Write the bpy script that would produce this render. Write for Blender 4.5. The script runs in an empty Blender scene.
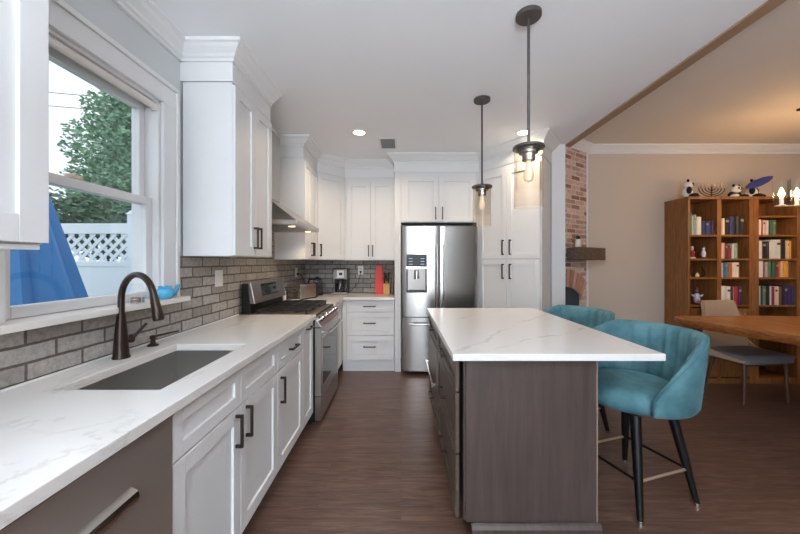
import bpy, bmesh, math, random
from mathutils import Vector, Matrix
random.seed(7)
SC = bpy.context.scene
COL = SC.collection
PI = math.pi

# ------------------------------------------------------------------ camera, world, light, exposure
cam_d = bpy.data.cameras.new('camera'); cam = bpy.data.objects.new('camera', cam_d); COL.objects.link(cam)
cam.location = (0, 0, 1.35); cam.rotation_euler = (PI/2, 0, 0)
cam_d.lens = 335*36/800; cam_d.sensor_width = 36; cam_d.clip_start = .02
cam_d.shift_x = -1/800; cam_d.shift_y = -5/800
SC.camera = cam
SC.view_settings.view_transform = 'Standard'; SC.view_settings.look = 'None'
SC.view_settings.exposure = 0.4; SC.view_settings.gamma = 1.0
SC.view_settings.use_curve_mapping = False
SC.render.film_transparent = False

W = bpy.data.worlds.new('overcast_sky'); SC.world = W; W.use_nodes = True
wn = W.node_tree; wn.nodes.clear()
wo = wn.nodes.new('ShaderNodeOutputWorld'); wb = wn.nodes.new('ShaderNodeBackground')
wt = wn.nodes.new('ShaderNodeTexCoord'); wns = wn.nodes.new('ShaderNodeTexNoise'); wr = wn.nodes.new('ShaderNodeValToRGB')
wns.inputs['Scale'].default_value = 2.2; wns.inputs['Detail'].default_value = 5
wr.color_ramp.elements[0].position = .35; wr.color_ramp.elements[0].color = (.80, .89, 1, 1)
wr.color_ramp.elements[1].position = .65; wr.color_ramp.elements[1].color = (.98, .99, 1, 1)
wn.links.new(wt.outputs['Generated'], wns.inputs['Vector']); wn.links.new(wns.outputs['Fac'], wr.inputs['Fac'])
wn.links.new(wr.outputs['Color'], wb.inputs['Color']); wb.inputs['Strength'].default_value = 1.1
wn.links.new(wb.outputs['Background'], wo.inputs['Surface'])

def area(name, loc, rot, sx, sy, power, color, spread=PI):
    d = bpy.data.lights.new(name, 'AREA'); d.shape = 'RECTANGLE'; d.size = sx; d.size_y = sy
    d.energy = power; d.color = color; d.spread = spread
    o = bpy.data.objects.new(name, d); COL.objects.link(o); o.location = loc; o.rotation_euler = rot
    return o
area('added_rear_daylight', (-.1, -2.45, 1.15), (PI/2, 0, 0), 1.1, 2.0, 45, (.80, .90, 1))  # added fill lamp behind the camera, stands for daylight from an unseen door
area('added_ceiling_fill', (.3, -1.3, 1.75), (PI, 0, 0), 1.6, 1.6, 150, (.85, .925, 1))  # added lamp aimed up at the ceiling, fills the room with soft light

# ------------------------------------------------------------------ helpers
def hexc(h):
    h = h.lstrip('#'); r = [int(h[i:i+2], 16)/255 for i in (0, 2, 4)]
    return tuple((c/12.92 if c <= .04045 else ((c+.055)/1.055)**2.4) for c in r) + (1,)

class MB:
    def __init__(self): self.bm = bmesh.new()
    def face(self, vs, m=0):
        try:
            f = self.bm.faces.new(vs); f.material_index = m; return f
        except ValueError: return None
    def box(self, x0, y0, z0, x1, y1, z1, m=0):
        x0, x1 = sorted((x0, x1)); y0, y1 = sorted((y0, y1)); z0, z1 = sorted((z0, z1))
        v = [self.bm.verts.new(p) for p in ((x0,y0,z0),(x1,y0,z0),(x1,y1,z0),(x0,y1,z0),(x0,y0,z1),(x1,y0,z1),(x1,y1,z1),(x0,y1,z1))]
        for q in ((3,2,1,0),(4,5,6,7),(0,1,5,4),(1,2,6,5),(2,3,7,6),(3,0,4,7)): self.face([v[i] for i in q], m)
        return self
    def hexa(self, b, t, m=0):                       # bottom quad, top quad (ccw from above)
        v = [self.bm.verts.new(p) for p in list(b)+list(t)]
        for q in ((3,2,1,0),(4,5,6,7),(0,1,5,4),(1,2,6,5),(2,3,7,6),(3,0,4,7)): self.face([v[i] for i in q], m)
        return self
    def prism(self, poly, z0, z1, m=0):
        a = sum(poly[i][0]*poly[(i+1) % len(poly)][1]-poly[(i+1) % len(poly)][0]*poly[i][1] for i in range(len(poly)))
        if a < 0: poly = poly[::-1]
        b = [self.bm.verts.new((x, y, z0)) for x, y in poly]; t = [self.bm.verts.new((x, y, z1)) for x, y in poly]
        n = len(poly); self.face(b[::-1], m); self.face(t, m)
        for i in range(n): self.face([b[i], b[(i+1) % n], t[(i+1) % n], t[i]], m)
        return self
    def rings(self, rings, m=0, cap=True, closed=False):
        vr = [[self.bm.verts.new(p) for p in r] for r in rings]
        n = len(vr[0])
        rng = len(vr) if closed else len(vr)-1
        for i in range(rng):
            a, b = vr[i], vr[(i+1) % len(vr)]
            for j in range(n): self.face([a[j], a[(j+1) % n], b[(j+1) % n], b[j]], m)
        if cap and not closed: self.face(vr[0][::-1], m); self.face(vr[-1], m)
        return self
    def tube(self, pts, r, seg=10, m=0, cap=True, closed=False):
        pts = [Vector(p) for p in pts]; n = len(pts)
        rs = r if isinstance(r, (list, tuple)) else [r]*n
        rings = []; up = None
        for i, p in enumerate(pts):
            if closed: d = pts[(i+1) % n]-pts[i-1]
            else: d = pts[min(i+1, n-1)]-pts[max(i-1, 0)]
            d.normalize()
            if up is None:
                up = Vector((0, 0, 1)) if abs(d.z) < .9 else Vector((0, 1, 0))
            s = d.cross(up).normalized(); up = s.cross(d).normalized()
            rings.append([p+s*math.cos(a)*rs[i]+up*math.sin(a)*rs[i] for a in (2*PI*k/seg for k in range(seg))])
        return self.rings(rings, m, cap, closed)
    def lathe(self, prof, c=(0, 0, 0), seg=24, m=0, cap=True, sx=1, sy=1):
        rings = [[Vector((c[0]+r*sx*math.cos(2*PI*k/seg), c[1]+r*sy*math.sin(2*PI*k/seg), c[2]+z)) for k in range(seg)] for r, z in prof]
        return self.rings(rings, m, cap)
    def ell(self, c, r, m=0, seg=14, rows=8, rot=None):
        prof = []
        rings = []
        for i in range(rows+1):
            t = -PI/2+PI*i/rows; rr = max(math.cos(t), .02); z = math.sin(t)
            rings.append([Vector((rr*math.cos(2*PI*k/seg)*r[0], rr*math.sin(2*PI*k/seg)*r[1], z*r[2])) for k in range(seg)])
        M = rot if rot is not None else Matrix.Identity(3)
        rings = [[M @ p+Vector(c) for p in q] for q in rings]
        return self.rings(rings, m)
    def xf(self, M):
        bmesh.ops.transform(self.bm, matrix=M, verts=self.bm.verts); return self
    def build(self, name, mats, parent=None, smooth=False, bevel=0, loc=None, seg=2, sub=0, recenter=True):
        bm = self.bm
        bmesh.ops.recalc_face_normals(bm, faces=bm.faces)
        off = Vector((0, 0, 0))
        if parent is None and loc is None and recenter and bm.verts:
            xs = [v.co.x for v in bm.verts]; ys = [v.co.y for v in bm.verts]; zs = [v.co.z for v in bm.verts]
            off = Vector(((min(xs)+max(xs))/2, (min(ys)+max(ys))/2, min(zs)))
            bmesh.ops.translate(bm, verts=bm.verts, vec=-off)
        me = bpy.data.meshes.new(name); bm.to_mesh(me); bm.free()
        if not isinstance(mats, (list, tuple)): mats = [mats]
        for mm in mats: me.materials.append(mm)
        if smooth:
            for p in me.polygons: p.use_smooth = True
            me.set_sharp_from_angle(angle=math.radians(40 if smooth is True else smooth))
        o = bpy.data.objects.new(name, me); COL.objects.link(o)
        o.location = Vector(loc) if loc is not None else off
        if parent is not None: o.parent = parent
        if bevel:
            b = o.modifiers.new('bevel', 'BEVEL'); b.width = bevel; b.segments = seg; b.limit_method = 'ANGLE'; b.angle_limit = math.radians(40)
        if sub:
            s = o.modifiers.new('sub', 'SUBSURF'); s.levels = sub; s.render_levels = sub
        return o

def tag(o, label, cat, group=None):
    o['label'] = label; o['category'] = cat
    if group: o['group'] = group
    return o
def thing(name, label, cat, loc=(0, 0, 0), rz=0, group=None):
    o = bpy.data.objects.new(name, None); COL.objects.link(o); o.empty_display_size = .1
    o.location = loc; o.rotation_euler = (0, 0, rz)
    return tag(o, label, cat, group)
def struct(o):
    o['kind'] = 'structure'; return o
def copy_tree(o, parent=None):
    c = o.copy(); COL.objects.link(c)
    if parent is not None: c.parent = parent
    for ch in list(o.children): copy_tree(ch, c)
    return c

# ------------------------------------------------------------------ materials
def nodes(name):
    m = bpy.data.materials.new(name); m.use_nodes = True
    nt = m.node_tree; b = nt.nodes['Principled BSDF']
    return m, nt, b
def setp(b, color=None, rough=None, metal=None, **k):
    if color is not None: b.inputs['Base Color'].default_value = color
    if rough is not None: b.inputs['Roughness'].default_value = rough
    if metal is not None: b.inputs['Metallic'].default_value = metal
    for kk, v in k.items(): b.inputs[kk.replace('_', ' ')].default_value = v
def N(nt, t, **props):
    n = nt.nodes.new(t)
    for k, v in props.items(): setattr(n, k, v)
    return n
def plain(name, h, rough=.5, metal=0, var=.06, scale=8, bump=0, **k):
    """a base colour with a slight large-scale noise variation"""
    m, nt, b = nodes(name); c = hexc(h); setp(b, c, rough, metal, **k)
    tc = N(nt, 'ShaderNodeTexCoord'); ns = N(nt, 'ShaderNodeTexNoise'); ns.inputs['Scale'].default_value = scale; ns.inputs['Detail'].default_value = 4
    mx = N(nt, 'ShaderNodeMix', data_type='RGBA')
    mx.inputs[6].default_value = tuple(x*(1-var) for x in c[:3])+(1,); mx.inputs[7].default_value = tuple(min(1, x*(1+var)) for x in c[:3])+(1,)
    nt.links.new(tc.outputs['Object'], ns.inputs['Vector']); nt.links.new(ns.outputs['Fac'], mx.inputs[0]); nt.links.new(mx.outputs[2], b.inputs['Base Color'])
    if bump:
        bp = N(nt, 'ShaderNodeBump'); bp.inputs['Strength'].default_value = bump; bp.inputs['Distance'].default_value = .002
        n2 = N(nt, 'ShaderNodeTexNoise'); n2.inputs['Scale'].default_value = scale*25
        nt.links.new(tc.outputs['Object'], n2.inputs['Vector']); nt.links.new(n2.outputs['Fac'], bp.inputs['Height']); nt.links.new(bp.outputs['Normal'], b.inputs['Normal'])
    return m
def wood(name, dark, light, scale=(1, 1, 12), rough=.45, grain=10):
    m, nt, b = nodes(name); setp(b, None, rough)
    tc = N(nt, 'ShaderNodeTexCoord'); mp = N(nt, 'ShaderNodeMapping'); mp.inputs['Scale'].default_value = scale
    ns = N(nt, 'ShaderNodeTexNoise'); ns.inputs['Scale'].default_value = grain; ns.inputs['Detail'].default_value = 6; ns.inputs['Roughness'].default_value = .65; ns.inputs['Distortion'].default_value = .6
    r = N(nt, 'ShaderNodeValToRGB'); r.color_ramp.elements[0].position = .3; r.color_ramp.elements[1].position = .7
    r.color_ramp.elements[0].color = hexc(dark); r.color_ramp.elements[1].color = hexc(light)
    nt.links.new(tc.outputs['Object'], mp.inputs['Vector']); nt.links.new(mp.outputs['Vector'], ns.inputs['Vector'])
    nt.links.new(ns.outputs['Fac'], r.inputs['Fac']); nt.links.new(r.outputs['Color'], b.inputs['Base Color'])
    return m
def brick(name, udir, c1, c2, mort, bw=.213, rh=.061, ms=.006, rough=.8, zoff=0, bump=.6, uoff=0):
    m, nt, b = nodes(name); setp(b, None, rough)
    g = N(nt, 'ShaderNodeNewGeometry'); dot = N(nt, 'ShaderNodeVectorMath', operation='DOT_PRODUCT'); dot.inputs[1].default_value = udir
    sp = N(nt, 'ShaderNodeSeparateXYZ'); cb = N(nt, 'ShaderNodeCombineXYZ'); ad = N(nt, 'ShaderNodeMath', operation='ADD'); ad.inputs[1].default_value = zoff
    L = nt.links.new
    L(g.outputs['Position'], dot.inputs[0]); L(g.outputs['Position'], sp.inputs[0]); ua = N(nt, 'ShaderNodeMath', operation='ADD'); ua.inputs[1].default_value = uoff; L(dot.outputs['Value'], ua.inputs[0]); L(ua.outputs[0], cb.inputs[0]); L(sp.outputs['Z'], ad.inputs[0]); L(ad.outputs[0], cb.inputs[1])
    nz = N(nt, 'ShaderNodeTexNoise'); nz.inputs['Scale'].default_value = 9; nz.inputs['Detail'].default_value = 4
    L(g.outputs['Position'], nz.inputs['Vector'])
    wob = N(nt, 'ShaderNodeMix', data_type='RGBA', blend_type='LINEAR_LIGHT'); wob.inputs[0].default_value = .004
    L(cb.outputs[0], wob.inputs[6]); L(nz.outputs['Color'], wob.inputs[7])
    bk = N(nt, 'ShaderNodeTexBrick'); bk.offset = .5
    bk.inputs['Color1'].default_value = hexc(c1); bk.inputs['Color2'].default_value = hexc(c2); bk.inputs['Mortar'].default_value = hexc(mort)
    bk.inputs['Scale'].default_value = 1; bk.inputs['Brick Width'].default_value = bw; bk.inputs['Row Height'].default_value = rh
    bk.inputs['Mortar Size'].default_value = ms; bk.inputs['Mortar Smooth'].default_value = .3
    L(wob.outputs[2], bk.inputs['Vector'])
    n2 = N(nt, 'ShaderNodeTexNoise'); n2.inputs['Scale'].default_value = 38; n2.inputs['Detail'].default_value = 6; n2.inputs['Roughness'].default_value = .7
    L(g.outputs['Position'], n2.inputs['Vector'])
    rp = N(nt, 'ShaderNodeValToRGB'); rp.color_ramp.elements[0].position = .35; rp.color_ramp.elements[1].position = .7
    rp.color_ramp.elements[0].color = (.72, .72, .72, 1); rp.color_ramp.elements[1].color = (1.2, 1.18, 1.15, 1)
    L(n2.outputs['Fac'], rp.inputs['Fac'])
    mu = N(nt, 'ShaderNodeMix', data_type='RGBA', blend_type='MULTIPLY'); mu.inputs[0].default_value = 1
    L(bk.outputs['Color'], mu.inputs[6]); L(rp.outputs['Color'], mu.inputs[7]); L(mu.outputs[2], b.inputs['Base Color'])
    bp = N(nt, 'ShaderNodeBump'); bp.inputs['Strength'].default_value = bump; bp.inputs['Distance'].default_value = .006; bp.invert = True
    L(bk.outputs['Fac'], bp.inputs['Height']); L(bp.outputs['Normal'], b.inputs['Normal'])
    return m
def quartz_faint(name):
    m, nt, b = nodes(name); setp(b, None, .16)
    L = nt.links.new
    g = N(nt, 'ShaderNodeNewGeometry'); mp = N(nt, 'ShaderNodeMapping'); mp.inputs['Rotation'].default_value = (0, 0, -.95); mp.inputs['Scale'].default_value = (1, .35, 1)
    L(g.outputs['Position'], mp.inputs['Vector'])
    ns = N(nt, 'ShaderNodeTexNoise'); ns.inputs['Scale'].default_value = 1.9; ns.inputs['Detail'].default_value = 7; ns.inputs['Roughness'].default_value = .6; ns.inputs['Distortion'].default_value = .5
    L(mp.outputs['Vector'], ns.inputs['Vector'])
    r = N(nt, 'ShaderNodeValToRGB'); e = r.color_ramp.elements
    e[0].position = .488; e[0].color = hexc('#dedbd7'); e[1].position = .512; e[1].color = hexc('#dedbd7')
    k = e.new(.5); k.color = hexc('#cfcac5')
    L(ns.outputs['Fac'], r.inputs['Fac'])
    n2 = N(nt, 'ShaderNodeTexNoise'); n2.inputs['Scale'].default_value = 3; n2.inputs['Detail'].default_value = 3
    L(g.outputs['Position'], n2.inputs['Vector'])
    r2 = N(nt, 'ShaderNodeValToRGB'); r2.color_ramp.elements[0].position = .42; r2.color_ramp.elements[1].position = .6
    mx = N(nt, 'ShaderNodeMix', data_type='RGBA'); mx.inputs[6].default_value = hexc('#dedbd7')
    L(n2.outputs['Fac'], r2.inputs['Fac']); L(r2.outputs['Color'], mx.inputs[0]); L(r.outputs['Color'], mx.inputs[7]); L(mx.outputs[2], b.inputs['Base Color'])
    return m
def quartz(name):
    m, nt, b = nodes(name); setp(b, None, .16); L = nt.links.new
    g = N(nt, 'ShaderNodeNewGeometry')
    n1 = N(nt, 'ShaderNodeTexNoise'); n1.inputs['Scale'].default_value = 3.2; n1.inputs['Detail'].default_value = 7; n1.inputs['Roughness'].default_value = .62; L(g.outputs['Position'], n1.inputs['Vector'])
    n2 = N(nt, 'ShaderNodeTexNoise'); n2.inputs['Scale'].default_value = 7; n2.inputs['Detail'].default_value = 4; L(g.outputs['Position'], n2.inputs['Vector'])
    prev = None
    for (nx, ny, c, w, amp, dark) in ((-.783, .622, .807, .014, .24, .6), (-.60, .80, 1.06, .014, .28, .55), (-.75, .66, .25, .012, .3, .35), (-.70, .72, 1.55, .012, .3, .3), (.45, .89, 2.75, .005, .25, .3)):
        dt = N(nt, 'ShaderNodeVectorMath', operation='DOT_PRODUCT'); dt.inputs[1].default_value = (nx, ny, 0); L(g.outputs['Position'], dt.inputs[0])
        a = N(nt, 'ShaderNodeMath', operation='MULTIPLY_ADD'); a.inputs[1].default_value = amp; a.inputs[2].default_value = -c-amp*.5; L(n1.outputs['Fac'], a.inputs[0])
        s_ = N(nt, 'ShaderNodeMath', operation='ADD'); L(dt.outputs['Value'], s_.inputs[0]); L(a.outputs[0], s_.inputs[1])
        ab = N(nt, 'ShaderNodeMath', operation='ABSOLUTE'); L(s_.outputs[0], ab.inputs[0])
        mr = N(nt, 'ShaderNodeMapRange'); mr.inputs['From Min'].default_value = 0; mr.inputs['From Max'].default_value = w; mr.inputs['To Min'].default_value = dark; mr.inputs['To Max'].default_value = 0; L(ab.outputs[0], mr.inputs['Value'])
        if prev is None: prev = mr.outputs['Result']
        else:
            mx_ = N(nt, 'ShaderNodeMath', operation='MAXIMUM'); L(prev, mx_.inputs[0]); L(mr.outputs['Result'], mx_.inputs[1]); prev = mx_.outputs[0]
    br = N(nt, 'ShaderNodeMapRange'); br.inputs['From Min'].default_value = .38; br.inputs['From Max'].default_value = .6; L(n2.outputs['Fac'], br.inputs['Value'])
    mu = N(nt, 'ShaderNodeMath', operation='MULTIPLY'); L(prev, mu.inputs[0]); L(br.outputs['Result'], mu.inputs[1])
    mx = N(nt, 'ShaderNodeMix', data_type='RGBA'); mx.inputs[6].default_value = hexc('#dedbd7'); mx.inputs[7].default_value = hexc('#a89f98')
    L(mu.outputs[0], mx.inputs[0]); L(mx.outputs[2], b.inputs['Base Color'])
    return m
def planks(name):
    m, nt, b = nodes(name); L = nt.links.new
    g = N(nt, 'ShaderNodeNewGeometry')
    bk = N(nt, 'ShaderNodeTexBrick'); bk.offset = .37; bk.offset_frequency = 2
    bk.inputs['Color1'].default_value = (.2, .2, .2, 1); bk.inputs['Color2'].default_value = (.8, .8, .8, 1); bk.inputs['Mortar'].default_value = (0, 0, 0, 1)
    bk.inputs['Scale'].default_value = 1; bk.inputs['Brick Width'].default_value = 1.25; bk.inputs['Row Height'].default_value = .083; bk.inputs['Mortar Size'].default_value = .0009; bk.inputs['Bias'].default_value = 0
    L(g.outputs['Position'], bk.inputs['Vector'])
    mp = N(nt, 'ShaderNodeMapping'); mp.inputs['Scale'].default_value = (1.3, 16, 1); L(g.outputs['Position'], mp.inputs['Vector'])
    off = N(nt, 'ShaderNodeMix', data_type='RGBA', blend_type='ADD'); off.inputs[0].default_value = 3; L(mp.outputs['Vector'], off.inputs[6]); L(bk.outputs['Color'], off.inputs[7])
    ns = N(nt, 'ShaderNodeTexNoise'); ns.inputs['Scale'].default_value = 3; ns.inputs['Detail'].default_value = 7; ns.inputs['Roughness'].default_value = .65; ns.inputs['Distortion'].default_value = .8
    L(off.outputs[2], ns.inputs['Vector'])
    r = N(nt, 'ShaderNodeValToRGB'); e = r.color_ramp.elements
    e[0].position = .3; e[0].color = hexc('#42312a'); e[1].position = .74; e[1].color = hexc('#80655a')
    k = e.new(.5); k.color = hexc('#624a3f')
    L(ns.outputs['Fac'], r.inputs['Fac'])
    r2 = N(nt, 'ShaderNodeValToRGB'); r2.color_ramp.elements[0].position = 0; r2.color_ramp.elements[0].color = (.5, .48, .46, 1); r2.color_ramp.elements[1].color = (1.05, 1.03, 1, 1)
    k2 = r2.color_ramp.elements.new(.2); k2.color = (.82, .8, .8, 1)
    L(bk.outputs['Color'], r2.inputs['Fac'])
    mu = N(nt, 'ShaderNodeMix', data_type='RGBA', blend_type='MULTIPLY'); mu.inputs[0].default_value = 1
    L(r.outputs['Color'], mu.inputs[6]); L(r2.outputs['Color'], mu.inputs[7]); L(mu.outputs[2], b.inputs['Base Color'])
    setp(b, None, .3)
    bp = N(nt, 'ShaderNodeBump'); bp.inputs['Strength'].default_value = .12; bp.inputs['Distance'].default_value = .002; L(ns.outputs['Fac'], bp.inputs['Height']); L(bp.outputs['Normal'], b.inputs['Normal'])
    return m
def steel(name, h='#b0aca8', rough=.24, axis=(60, 60, 1.2)):
    m, nt, b = nodes(name); L = nt.links.new; setp(b, hexc(h), rough, 1.0)
    tc = N(nt, 'ShaderNodeTexCoord'); mp = N(nt, 'ShaderNodeMapping'); mp.inputs['Scale'].default_value = axis
    ns = N(nt, 'ShaderNodeTexNoise'); ns.inputs['Scale'].default_value = 5; ns.inputs['Detail'].default_value = 3
    L(tc.outputs['Object'], mp.inputs['Vector']); L(mp.outputs['Vector'], ns.inputs['Vector'])
    r = N(nt, 'ShaderNodeMapRange'); r.inputs['To Min'].default_value = rough-.03; r.inputs['To Max'].default_value = rough+.03
    L(ns.outputs['Fac'], r.inputs['Value']); L(r.outputs['Result'], b.inputs['Roughness'])
    return m
def glass(name, tint=(.97, .99, 1, 1), rough=0.0, gloss=.08):
    m = bpy.data.materials.new(name); m.use_nodes = True; nt = m.node_tree; nt.nodes.clear(); L = nt.links.new
    o = N(nt, 'ShaderNodeOutputMaterial'); mx = N(nt, 'ShaderNodeMixShader'); t = N(nt, 'ShaderNodeBsdfTransparent'); g = N(nt, 'ShaderNodeBsdfGlossy')
    lw = N(nt, 'ShaderNodeLayerWeight'); lw.inputs['Blend'].default_value = .5
    pw = N(nt, 'ShaderNodeMath', operation='POWER'); pw.inputs[1].default_value = 4.5
    ma = N(nt, 'ShaderNodeMath', operation='MULTIPLY_ADD'); ma.inputs[1].default_value = .5; ma.inputs[2].default_value = gloss*.4
    L(lw.outputs['Facing'], pw.inputs[0])
    t.inputs['Color'].default_value = tint; g.inputs['Roughness'].default_value = rough
    L(pw.outputs[0], ma.inputs[0]); L(ma.outputs[0], mx.inputs[0]); L(t.outputs[0], mx.inputs[1]); L(g.outputs[0], mx.inputs[2]); L(mx.outputs[0], o.inputs['Surface'])
    return m
def emit(name, h, strength):
    m, nt, b = nodes(name); setp(b, hexc(h), .5); b.inputs['Emission Color'].default_value = hexc(h); b.inputs['Emission Strength'].default_value = strength
    return m

M_white = plain('cabinet_white_paint', '#dedede', .5, var=.012)
M_trim = plain('trim_white_paint', '#e2e2e2', .45, var=.012)
M_ceil = plain('ceiling_paint', '#f0f1f4', .75, var=.01, bump=.03)
M_ceil2 = plain('dining_ceiling_beige', '#ddd3c9', .8, var=.01, bump=.03)  # beige, darker and warmer than the kitchen ceiling
M_wallg = plain('grey_wall_paint', '#ccd0d1', .7, var=.015, bump=.04)
M_beige = plain('beige_wall_paint', '#c5b6a7', .7, var=.015, bump=.04)
M_header = plain('header_edge_shade', '#9c7f66', .6)  # tan brown puts the shade of the header face into its colour
M_floor = planks('walnut_floor')
M_quartz = quartz_faint('white_quartz')
M_quartzv = quartz('veined_quartz')
M_brickL = brick('backsplash_brick_side', (0, 1, 0), '#b9b5af', '#96908a', '#625a55', rh=.066, zoff=.002, uoff=-.0245)
M_brickB = brick('backsplash_brick_back', (1, 0, 0), '#b9b5af', '#96908a', '#625a55', rh=.066, zoff=.002)
bd = Vector((2.26-1.857, 4.05-3.77, 0)).normalized()
M_brickF = brick('fireplace_brick', tuple(bd), '#e0c6b6', '#96675a', '#dccdc0', bw=.19, rh=.056, ms=.008, bump=.9)
M_steel = steel('brushed_steel')
M_steelh = steel('brushed_steel_horizontal', '#b3afab', .3, axis=(.4, .4, 90))
M_steeld = steel('dark_steel', '#8d8783', .33)
M_steeldw = steel('dishwasher_steel', '#c2bab3', .36, (.4, .4, 90)); M_steeldw.node_tree.nodes['Principled BSDF'].inputs['Metallic'].default_value = .8
M_sink = plain('sink_steel', '#a5a29d', .3, .8, var=.03)
M_chrome = plain('polished_steel', '#cfcdca', .15, 1, var=.01)
M_bronze = plain('oil_rubbed_bronze', '#3d322d', .32, .75, var=.15, scale=30)
M_pull = plain('dark_bronze_pull', '#3a3230', .4, .6, var=.08)
M_pend = plain('pendant_bronze', '#5a5351', .45, .5, var=.05)
M_black = plain('black_plastic', '#141414', .35, var=.05)
M_iron = plain('black_cast_iron', '#141211', .5, var=.1)
M_blackm = plain('matte_black_metal', '#0f0f10', .45, .2, var=.05)
M_dkglass = plain('black_glass', '#0c0d0f', .06, var=.02)
M_ovglass = plain('oven_door_glass', '#2a2c2e', .05, var=.02)
M_plate = plain('white_plastic', '#e9e8e4', .4, var=.01)
M_island = wood('island_stained_wood', '#3f3430', '#51443e', (7, 7, .5), .45, 4)
M_islandd = wood('island_drawer_wood', '#42382f', '#584a40', (9, 1, 9), .36, 5)
M_teal = None
M_oak = wood('bookcase_oak', '#6a4020', '#a06a36', (9, 9, .8), .5, 5)
M_oakd = wood('bookcase_oak_back', '#5a3619', '#895729', (9, 9, .8), .55, 5)
M_slab = wood('live_edge_slab', '#8a5426', '#c08848', (6, .8, 6), .35, 3)
M_slabe = wood('live_edge_bark_side', '#5d2f10', '#a3622c', (5, 5, 20), .5, 4)
M_walnut = wood('walnut_leg', '#3b241a', '#5b3a2a', (9, 9, 1), .4, 6)
M_mantel = wood('mantel_beam', '#3a2b22', '#75604f', (3, 3, 12), .75, 5)
M_pane = glass('window_pane_glass', (.96, .98, 1, 1))
M_clear = glass('clear_glass', (.985, .988, .985, 1), .02, .05)
M_amber = glass('amber_mesh_shade', (.985, .955, .92, 1), .3, .03)
M_kglass = glass('kettle_glass', (.75, .78, .8, 1), .02, .15)
M_bulb = emit('warm_bulb', '#ffc98a', 14)
M_bulboff = emit('unlit_bulb_glow', '#ffe6c8', .15)  # unlit bulb; a faint glow is added to keep it pale
M_can = emit('recessed_lens', '#ffe9cf', 14)
M_red = plain('red_board', '#e8403c', .5, var=.08, scale=20)
M_greyf = plain('grey_tweed', '#6e6c6d', .95, var=.25, scale=120, bump=.4)
M_tanf = plain('tan_tweed', '#a8937c', .95, var=.22, scale=120, bump=.4)
M_bluec = plain('blue_cover_cloth', '#3b7cb8', .75, var=.1, scale=6)
M_vinyl = plain('white_vinyl', '#dfe8ef', .5, var=.02)
M_leaf = plain('tree_leaf', '#86ab8a', .7, var=.35, scale=3)
M_leaf2 = plain('dark_leaf', '#5a7a60', .75, var=.35, scale=3)
M_bark = plain('tree_bark', '#5a4a3e', .9, var=.2)
M_grass = plain('lawn', '#5f7a48', .95, var=.2)
M_pot = plain('blue_glaze', '#52acd4', .18, var=.04)
M_pandaw = plain('white_plush', '#e6e2db', .95, var=.05, bump=.4, scale=20)
M_pandab = plain('black_plush', '#17161a', .95, var=.1, bump=.4, scale=20)
M_brass = plain('brushed_brass', '#c8b49c', .35, .7, var=.05)
M_bamboo = wood('bamboo_block', '#b07f3e', '#d8ab63', (9, 9, 1), .5, 5)
def velvet():
    m, nt, b = nodes('teal_velvet'); L = nt.links.new
    tc = N(nt, 'ShaderNodeTexCoord'); ns = N(nt, 'ShaderNodeTexNoise'); ns.inputs['Scale'].default_value = 9; ns.inputs['Detail'].default_value = 5
    r = N(nt, 'ShaderNodeValToRGB'); r.color_ramp.elements[0].position = .3; r.color_ramp.elements[1].position = .72
    r.color_ramp.elements[0].color = hexc('#35616c'); r.color_ramp.elements[1].color = hexc('#5b8890')
    L(tc.outputs['Object'], ns.inputs['Vector']); L(ns.outputs['Fac'], r.inputs['Fac']); L(r.outputs['Color'], b.inputs['Base Color'])
    setp(b, None, .75); b.inputs['Sheen Weight'].default_value = .25; b.inputs['Sheen Roughness'].default_value = .35; b.inputs['Sheen Tint'].default_value = hexc('#8fd0dc')
    return m
M_teal = velvet()

# ------------------------------------------------------------------ structure
CH = 2.67; DCH = 2.75; XW = -1.35; YB = 4.71; YD = 4.05
struct(MB().box(-1.5, -2.7, -.05, 5.7, 4.85, 0).build('floor', M_floor))
struct(MB().box(-1.5, -2.7, CH, 1.85, 4.85, CH+.1).build('ceiling', M_ceil))
struct(MB().box(1.93, -2.7, DCH, 5.7, 4.85, DCH+.1).build('ceiling', M_ceil2))
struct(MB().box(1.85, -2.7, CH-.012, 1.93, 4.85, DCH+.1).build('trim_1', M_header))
wl = MB()
WY0, WY1, WZ0, WZ1 = 1.13, 1.88, 1.12, 2.25
wl.box(-1.5, -2.7, 0, XW, WY0, CH); wl.box(-1.5, WY1, 0, XW, 4.85, CH); wl.box(-1.5, WY0, 0, XW, WY1, WZ0); wl.box(-1.5, WY0, WZ1, XW, WY1, CH)
struct(wl.build('wall_left', M_wallg))
struct(MB().box(XW, YB, 0, 1.69, 4.85, CH).build('wall_back', M_wallg))
struct(MB().box(1.69, 3.75, 0, 1.84, 4.85, CH).build('wall_partition', M_trim))
struct(MB().box(2.27, YD, 0, 5.7, 4.85, DCH).build('wall_dining', M_beige))
struct(MB().box(5.55, -2.7, 0, 5.7, YD, DCH).build('wall_right', M_beige))
wf = MB()
wf.box(-1.35, -2.7, 0, -1.2, -2.55, CH); wf.box(1.6, -2.7, 0, 1.85, -2.55, CH); wf.box(-1.2, -2.7, 2.2, 1.6, -2.55, CH)
wf.box(1.93, -2.7, 0, 5.55, -2.55, DCH); wf.box(1.85, -2.7, 0, 1.93, -2.55, CH-.012)
struct(wf.build('wall_front', M_wallg))
# unseen patio door frame behind the viewer, added to let daylight in
df = MB()
for x in (-1.2, .15, 1.5): df.box(x, -2.66, 0, x+.1, -2.6, 2.2)
df.box(-1.2, -2.66, 2.1, 1.6, -2.6, 2.2); df.box(-1.2, -2.66, 0, 1.6, -2.6, .08)
door = struct(df.build('door_1', M_trim, recenter=False))
MB().box(-1.1, -2.635, .08, .15, -2.629, 2.1).box(.25, -2.635, .08, 1.5, -2.629, 2.1).build('pane', M_pane, door)
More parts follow.
